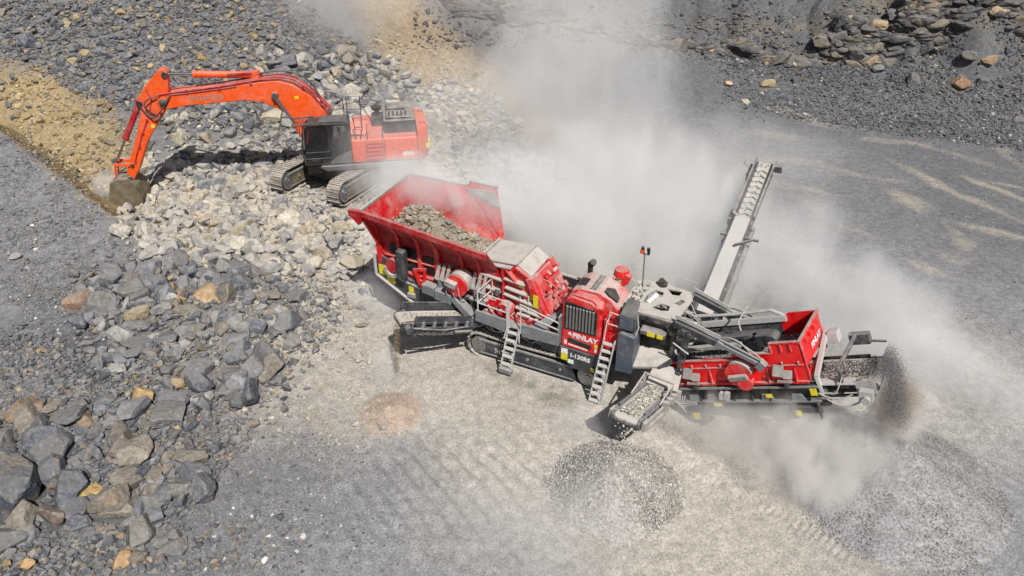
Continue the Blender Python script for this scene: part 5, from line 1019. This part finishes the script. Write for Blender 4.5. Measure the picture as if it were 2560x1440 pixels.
# rails
b = MB(); r_ = .022
for p in ([(.62, -1.0, 2.4), (.55, -1.0, 3.45), (.56, -1.0, 4.1), (1.12, -1.0, 4.1), (1.1, -1.0, 2.4)], [(.56, -1.0, 3.55), (1.12, -1.0, 3.55)], [(.82, -1.6, 2.42), (.8, -1.6, 3.35), (1.12, -1.6, 3.35), (1.12, -1.6, 2.9), (1.0, -1.6, 2.42)], [(.8, -1.6, 2.95), (1.12, -1.6, 2.95)], [(1.3, -1.62, 1.6), (1.3, -1.62, 3.0), (1.6, -1.3, 3.2), (2.0, -1.3, 3.2)], [(1.95, -1.62, 1.6), (1.95, -1.62, 2.8)], [(-.6, .4, 2.3), (-.6, .4, 3.6), (.3, .6, 3.6), (.3, .6, 2.4)], [(-.6, .4, 3.1), (.3, .6, 3.1)], [(.3, .2, 2.4), (.35, .2, 3.4), (1.0, .6, 3.4), (1.5, .6, 2.4)]): b.tube(p, r_)
b.build('handrail', M['dark'], EX)
b = MB(); b.box(.5, 1.2, -.6, .5, 2.3, 2.5); b.poly([(.6, -1.2, 2.5), (1.3, -1.2, 2.44), (1.2, -.7, 2.9), (.6, -.7, 2.9)], (0, 0, .03)); b.build('tank_top', M['oranged'], EX)
# boom
BP = [(-7.2, 4.05), (-7.1, 3.8), (-6.85, 3.72), (-5.9, 3.84), (-3.7, 3.94), (-3.0, 3.82), (-2.35, 3.5), (-1.85, 3.05), (-1.4, 2.3), (-.8, 1.75), (-.3, 1.8), (-.2, 2.4), (-.42, 3.25), (-.9, 3.95), (-1.6, 4.5), (-2.2, 4.7), (-2.9, 4.68), (-3.8, 4.6), (-6.6, 4.38), (-7.05, 4.3)]
b = MB(); b.prism(BP, -.28, .28); bo = b.build('boom', M['orange'], EX, bevel=.03)
b = MB(); b.cyl((-6.93, -.36, 4.03), (-6.93, .36, 4.03), .16, 16); b.cyl((-2.4, -.44, 4.1), (-2.4, .44, 4.1), .15, 16); b.cyl((-6.93, -.42, 4.03), (-6.93, -.34, 4.03), .09, 12); b.build('pivot_pin', M['blackd'], bo, smooth=True)
b = MB()
for y in (-.3, .3):
    b.tube([(-7.0, y, 4.35), (-6.5, y, 4.42), (-5.2, y, 4.52), (-3.9, y, 4.66), (-3.0, y, 4.78), (-2.1, y, 4.80), (-1.5, y, 4.62), (-.8, y, 4.0), (-.35, y, 3.3)], .035)
    b.tube([(-6.6, y, 4.32), (-5.2, y, 4.42), (-3.9, y, 4.55)], .03)
for y in (-.2, -.08, .06, .2): b.tube([(-4.4, y, 4.6), (-3.0, y, 4.8), (-2.1, y, 4.86), (-1.5, y, 4.7), (-.75, y, 4.05), (-.2, y, 3.3)], .04)
for x, z in ((-5.9, 4.42), (-4.6, 4.5), (-3.3, 4.68), (-1.2, 4.4)): b.obox((x, -.3, z), (.1, .08, .16))
b.build('boom_pipes', M['redd'], bo, smooth=True)
b = MB(); b.hose((-3.3, -.12, 4.9), (-.5, -.2, 3.4), (.6, 0, .75), .035, 12); b.hose((-7.0, -.34, 4.35), (-7.3, -.3, 3.5), (-.5, -.1, .1), .03); b.hose((-6.6, -.34, 4.3), (-7.6, -.32, 3.6), (-.2, -.1, -.45), .035); b.hose((-7.9, -.3, 3.95), (-7.1, -.32, 3.6), (.1, -.1, -.4), .03); b.build('boom_hoses', M['dark'], bo, smooth=True)
b = MB(); b.obox((-2.95, -.3, 3.95), (.13, .12, .16)); b.obox((-5.3, -.3, 3.84), (.1, .04, .04)); b.build('boom_bracket', M['oranged'], bo)
b = MB(); b.box(-1.6, -1.45, -.29, -.28, 3.9, 4.02); b.build('warning_sticker', M['yellow'], bo)
text(bo, 'HITACHI', .3, (-5.85, -.286, 4.02), (R(90), R(-1), 0), M['letg'], .008, 1.12)
def ram(parent, a, c, t, r, m1, rodr, y, name='hydraulic_ram'):
    a, c = Vector((a[0], y, a[1])), Vector((c[0], y, c[1])); m_ = a.lerp(c, t); b = MB(); b.cyl(a, m_, r, 16); b.cyl(m_ - (c - a).normalized() * .12, m_, r * 1.25, 16); b.obox(a, (r * 2.4, r * 2.2, r * 2.4)); o = b.build(name, m1, parent, smooth=True)
    b = MB(); b.cyl(m_, c, rodr, 12); b.obox(c, (r * 1.6, r * 1.6, r * 1.6)); b.build('ram_rod', M['chrome'], o, smooth=True); return o
ram(EX, (-3.1, 4.92), (-6.6, 5.12), .7, .14, M['orange'], .065, 0)
for y in (-.46, .46): ram(EX, (-1.25, 1.9), (-2.38, 4.1), .45, .13, M['orange'], .075, y)
b = MB(); b.box(-3.3, -2.8, -.12, .12, 4.62, 4.95); b.box(-4.2, -3.2, -.18, .18, 4.98, 5.06); b.build('ram_mount', M['redd'], bo)
# arm
AP = [(-6.5, 5.2), (-6.62, 5.36), (-6.8, 5.36), (-7.35, 4.85), (-7.9, 4.25), (-7.9, 3.7), (-8.3, 2.75), (-8.95, 1.5), (-9.25, .8), (-9.12, .62), (-8.95, .68), (-8.62, 1.15), (-7.95, 2.4), (-7.05, 3.5), (-6.78, 3.95), (-6.6, 4.6)]
b = MB(); b.prism([(x, z) for x, z in AP if z > 1.0 or True], -.22, .22); am = b.build('arm', M['orange'], EX, bevel=.025)
b = MB(); b.cyl((-6.63, -.3, 5.15), (-6.63, .3, 5.15), .12, 14); b.cyl((-7.88, -.28, 4.02), (-7.88, .28, 4.02), .12, 14); b.cyl((-9.1, -.42, .78), (-9.1, .42, .78), .12, 14); b.cyl((-8.85, -.3, 1.35), (-8.85, .3, 1.35), .08, 12); b.build('pivot_pin', M['blackd'], am, smooth=True)
b = MB(); b.tube([(-7.75, -.25, 3.3), (-8.1, -.25, 2.7), (-8.45, -.25, 2.0), (-8.7, -.25, 1.5)], .025); [b.obox((x, -.25, z), (.09, .07, .09)) for x, z in ((-7.75, 3.3), (-8.05, 2.75), (-8.35, 2.15), (-8.68, 1.5))]; b.tube([(-7.5, -.26, 4.6), (-7.35, -.26, 4.2), (-7.55, -.26, 3.7)], .02); b.build('arm_pipes', M['redd'], am)
b = MB(); b.box(-7.66, -7.52, -.235, -.22, 2.95, 3.1); b.build('warning_sticker', M['yellow'], am)
ram(EX, (-7.92, 4.02), (-9.5, 1.5), .62, .12, M['redd'], .055, 0)
b = MB(); [b.beam((-9.55, y, 1.42), (-8.85, y, 1.36), .06, .13) for y in (-.27, .27)]; [b.beam((-9.55, y, 1.42), (-9.68, y, .72), .06, .13) for y in (-.2, .2)]; b.build('bucket_link', M['orange'], EX, bevel=.01)
BK = [(-9.82, .72), (-9.5, .88), (-9.1, .86), (-8.84, .5), (-8.68, 0), (-8.72, -.5), (-8.95, -.95)]
b = MB(); V = []; F = []; n = len(BK)
for (x, z) in BK: V += [(x, -.66, z), (x, .66, z)]
for (x, z) in BK: V += [(x - .05, -.62, z - .03), (x - .05, .62, z - .03)]
for i in range(n - 1): F += [(2 * i, 2 * i + 1, 2 * i + 3, 2 * i + 2), (2 * n + 2 * i, 2 * n + 2 * i + 2, 2 * n + 2 * i + 3, 2 * n + 2 * i + 1), (2 * i, 2 * i + 2, 2 * n + 2 * i + 2, 2 * n + 2 * i), (2 * i + 1, 2 * n + 2 * i + 1, 2 * n + 2 * i + 3, 2 * i + 3)]
F += [(0, 2 * n, 2 * n + 1, 1), (2 * n - 2, 2 * n - 1, 4 * n - 1, 4 * n - 2)]; b.add(V, F)
for y in (-.68, .63): b.prism(BK + [(-9.7, -.85), (-10.12, -.2)], y, y + .05)
for y in (-.3, .22): b.prism([(-9.85, .6), (-9.7, .85), (-9.1, .95), (-8.95, .75), (-9.2, .6)], y, y + .08)
bk = b.build('bucket', M['bucket'], EX)
b = MB(); [b.prism([(-9.0, -.85), (-8.9, -.95), (-9.15, -1.3)], y, y + .12) for y in (-.62, -.34, -.06, .22, .5)]; b.build('bucket_tooth', M['steel'], bk)

# operator in the cab: one skinned body
def skin_person(name, joints, edges, radii, parent_loc, rot, label):
    me = bpy.data.meshes.new(name); me.from_pydata(joints, edges, []); o = bpy.data.objects.new(name, me); COL.objects.link(o)
    sk_ = o.modifiers.new('skin', 'SKIN'); 
    for i, r in enumerate(radii): me.skin_vertices[0].data[i].radius = (r, r)
    me.skin_vertices[0].data[0].use_root = True
    ss = o.modifiers.new('sub', 'SUBSURF'); ss.levels = 1; ss.render_levels = 1
    bpy.context.view_layer.update(); dg = bpy.context.evaluated_depsgraph_get(); m2 = bpy.data.meshes.new_from_object(o.evaluated_get(dg)); bpy.data.objects.remove(o)
    m2.materials.clear(); m2.materials.append(M['cloth']); m2.materials.append(M['vest']); m2.materials.append(M['skin'])
    for p in m2.polygons:
        c = p.center; p.material_index = 2 if c.z > .66 else (1 if (c.z > .12 and abs(c.y) < .26 and c.x > -.16) else 0); p.use_smooth = True
    o = link(name, m2, label=label, cat='person'); o.location = parent_loc; o.rotation_euler = (0, 0, rot); return o
J = [(0, 0, 0), (.02, 0, .25), (.0, 0, .5), (0, 0, .64), (-.01, 0, .78), (-.02, 0, .88), (-.0, -.19, .48), (-.1, -.25, .24), (-.34, -.2, .2), (-.42, -.18, .2), (0, .19, .48), (-.1, .25, .24), (-.34, .2, .2), (-.42, .18, .2), (-.42, -.12, .02), (-.52, -.12, -.38), (-.66, -.12, -.42), (-.42, .12, .02), (-.52, .12, -.38), (-.66, .12, -.42)]
Ed = [(0, 1), (1, 2), (2, 3), (3, 4), (4, 5), (2, 6), (6, 7), (7, 8), (8, 9), (2, 10), (10, 11), (11, 12), (12, 13), (0, 14), (14, 15), (15, 16), (0, 17), (17, 18), (18, 19)]
Rr = [.15, .15, .15, .06, .1, .08, .075, .05, .04, .035, .075, .05, .04, .035, .085, .055, .04, .085, .055, .04]
ce, se = math.cos(R(9.5)), math.sin(R(9.5)); px_, py_ = .12, -1.17
op = skin_person('person', J, Ed, Rr, (-7.74 + px_ * ce - py_ * se, 31.34 + px_ * se + py_ * ce, .69 + 1.98), R(9.5), 'operator in an orange vest sitting at the controls inside the dark excavator cab')
# ------------------------------------------------------------------ stones in the air
def stone_col(): return (P_WHITE + P_PALE)[rng.integers(7)] * rng.uniform(.85, 1.15)
hx, hy, hz = (3.85, -3.92, 1.5)
wx0, wy0, _ = cw(hx, hy, 0)
TN0 = [np.array(TNY[i][0]) for i in range(16)]
for i in range(70):
    t = rng.random() ** .8; z = 1.5 - t * .75; x = wx0 + rng.normal() * .13 - .0 * t; y = wy0 - .05 - .22 * t + rng.normal() * .06
    v, f = TNY[i % 16]; s = rng.uniform(.022, .042)
    me = mesh_np('falling_stone', v * s, f, M_STONE, np.repeat(stone_col()[None, :] * 1.1, len(v), 0), alpha=np.full(len(v), .2))
    link('falling_stone', me, label='small white stone dropping off the end of the short near conveyor', cat='stone', group='stones falling from the short conveyor', loc=(x, y, z))
rk = []
hd = TP @ Vector((5.2, -.24, .0))
for i in range(15000):      # aggregate thrown off the product conveyor
    t = rng.random() ** .8; a = rng.normal() * .36; vx = 1.15 + rng.normal() * .22; dd = vx * t * .72; drop = 1.55 * t * t
    ux, uy = math.cos(R(-34)), math.sin(R(-34)); gx, gy, _g = cw(hd.x, hd.y, 0)
    rk.append((gx + ux * dd - uy * a, gy + uy * dd + ux * a, hd.z + .12 - drop + rng.normal() * .05, rng.uniform(.006, .016), P_GREY[rng.integers(6)] * rng.uniform(.7, 1.5), .2, 0))
o = mass('falling_aggregate', rk, TNY, M_STONE, 'dark curtain of grey aggregate falling off the long conveyor end', sc=1.0)
rk = []
fx, fy, _ = cw(-3.5, -3.3, 0)
for i in range(900):
    t = rng.random(); rk.append((fx - .12 * t + rng.normal() * .05, fy - .15 * t + rng.normal() * .05, 1.95 - 1.7 * t, rng.uniform(.008, .02), P_YEL[rng.integers(5)] * .8, .1, 0))
mass('falling_fines', rk, TNY, M_STONE, 'thin brown trickle of fines falling from the side conveyor', sc=1.0)

# ------------------------------------------------------------------ dust clouds
def dust_cloud(name, label, c, r, D, rz=0.0, col=(.905, .92, .932), nscale=.55, edge=1.0, ry=0.0, amp=1.6, seed=0.0):
    m = bpy.data.materials.new(name); nt, ns, ln = nodes(m); ns.remove(ns['Principled BSDF'])
    out = ns['Material Output']; pv = N(nt, 'ShaderNodeVolumePrincipled'); pv.inputs['Color'].default_value = (*col, 1); pv.inputs['Anisotropy'].default_value = -.25
    ln.new(pv.outputs[0], out.inputs['Volume'])
    tc = N(nt, 'ShaderNodeTexCoord'); g = N(nt, 'ShaderNodeNewGeometry')
    ln_ = N(nt, 'ShaderNodeVectorMath', operation='LENGTH'); ln.new(tc.outputs['Object'], ln_.inputs[0])
    n1 = N(nt, 'ShaderNodeTexNoise', i_Scale=nscale, i_Detail=6.0, i_Roughness=.62, i_Distortion=.9); n1.noise_dimensions = '4D'; n1.inputs['W'].default_value = seed
    mp = N(nt, 'ShaderNodeMapping'); mp.inputs['Rotation'].default_value = (0, R(25), R(20)); mp.inputs['Scale'].default_value = (1.25, 1.0, .6); ln.new(g.outputs['Position'], mp.inputs[0]); ln.new(mp.outputs[0], n1.inputs['Vector'])
    fall = mth(nt, 'SUBTRACT', 1.0, ln_.outputs['Value'])
    d = mth(nt, 'ADD', mth(nt, 'MULTIPLY', fall, 1.3 * edge), mth(nt, 'MULTIPLY', mth(nt, 'SUBTRACT', n1.outputs[0], .56), amp))
    d = ramp(nt, d, (0.0, .9, 0, D)); d = mth(nt, 'MULTIPLY', d, ramp(nt, fall, (0, .25, 0, 1)))
    ln.new(d, pv.inputs['Density'])
    v, f = ico(3); me = mesh_np(name, v * 1.0, f, m, smooth=True); o = link(name, me, label=label, kind='stuff'); o.location = c; o.scale = r; o.rotation_euler = (0, R(ry), R(rz)); return o
DC = [((4.4, 25.5, 2.4), (6.8, 5.6, 3.8), .25, 0, 0), ((3.2, 31.5, 4.6), (6.2, 5.6, 5.8), .125, 0, 0), ((3.6, 38.0, 7.5), (7.5, 6.5, 5.5), .08, 0, 0),
  ((-.6, 25.0, 3.0), (4.2, 3.0, 2.6), .3, -20, 0), ((-3.0, 22.3, 4.5), (2.6, 1.3, 1.2), .6, -26, 0), ((-4.3, 27.6, 1.7), (3.8, 1.9, 1.8), .38, -20, 0), ((-4.6, 29.0, 3.0), (3.8, 1.8, 2.6), .15, 0, 0),
  ((-10.0, 43.5, 6.5), (5.2, 4, 4.4), .13, 0, 0), ((-2.5, 43.5, 7.5), (6.0, 4, 4), .07, 0, 0),
  ((8.2, 22.8, 1.9), (5.2, 3.4, 3.0), .34, -30, 0), ((10.8, 19.5, 1.4), (4.2, 2.6, 2.2), .4, -30, 0), ((12.6, 17.2, .8), (3.6, 2.1, 1.5), .42, -30, 0), ((6.0, 20.2, 2.0), (3.0, 1.6, 2.0), .24, -30, 0),
  ((2.4, 22.6, 2.2), (3.6, 1.9, 2.6), .28, -26, 0), ((-.9, 21.6, 4.1), (1.9, 1.1, 1.3), .75, -26, 0), ((9, 30, 2.0), (7, 5, 2.6), .06, 0, 0), ((-1.5, 33, 3.2), (7.5, 6.5, 4.2), .07, 0, 0)]
DL = ['thick pale dust right behind the crusher engine', 'pale dust column rising behind the crusher', 'high faint dust in front of the far rock face', 'pale dust between hopper and dust column', 'dust hanging over the hopper load', 'low dust between digger tracks and hopper', 'thin dust veiling the digger body', 'faint dust over the scree beyond the boom', 'faint dust over the tan streak on the slope', 'thick pale dust behind the screen box', 'pale dust beyond the red end panel of the screen', 'pale dust low on the floor past the conveyor end', 'dust over the screen deck', 'dust behind the engine hood', 'dust at the inner corner of the hopper', 'very thin dust over the far floor', 'thin dust over rubble behind the counterweight']
for i, (c, r, D, rz, ry) in enumerate(DC): dust_cloud('dust_cloud', DL[i], c, r, D, rz, seed=i * 1.7, edge=1.2, amp=2.6, nscale=.36)
DE = [((6.0, 14.6, .8), (2.8, 1.2, 1.1), .8), ((7.2, 13.0, .9), (2.2, 1.2, 1.1), .7), ((7.8, 13.8, 1.2), (2.1, 1.2, 1.35), 1.2), ((8.7, 13.1, .95), (1.5, 1.0, 1.0), 1.3), ((7.6, 12.6, .65), (1.2, .9, .8), 1.2), ((9.7, 14.0, 1.5), (1.1, .9, 1.1), .9)]
EL = ['grey dust under the near end of the long conveyor', 'grey dust low in front of the long conveyor', 'grey dust under the middle of the long conveyor', 'grey dust billowing beside the large stockpile', 'grey dust tongue at the foot of the large stockpile', 'grey dust at the foot of the falling stream', 'grey dust']
for i, (c, r, D) in enumerate(DE): dust_cloud('dust_cloud', EL[i], c, r, D, -20, nscale=.9, amp=2.2, col=(.86, .85, .835), seed=20 + i)
dust_cloud('dust_cloud', 'brown dust in the falling aggregate', (9.85, 14.3, 1.85), (.8, .8, 1.3), 3.2, -34, nscale=1.8, col=(.55, .48, .42), ry=-10, seed=31)
dust_cloud('dust_cloud', 'thin dust over the foreground floor', (.5, 11.6, .5), (3.4, 2.2, .8), .16, -30, nscale=.5, seed=33)
dust_cloud('dust_cloud', 'dust puff around the digger bucket', (-17.7, 29.6, 1.1), (1.3, 1.0, .9), .6, 0, nscale=1.2, seed=35)
dust_cloud('dust_cloud', 'thin dust around the falling fines', (-3.8, 16.9, 1.0), (.8, .7, 1.3), .25, 0, nscale=1.0, seed=37)
dust_cloud('dust_cloud', 'dust beside the short near conveyor', (1.9, 15.0, .6), (1.3, .9, .7), .3, 0, nscale=1.0, seed=39)
dust_cloud('dust_cloud', 'dust in the shade under the hopper end', (-4.6, 20.6, 1.0), (1.4, .9, 1.3), .3, 0, nscale=.9, seed=41)
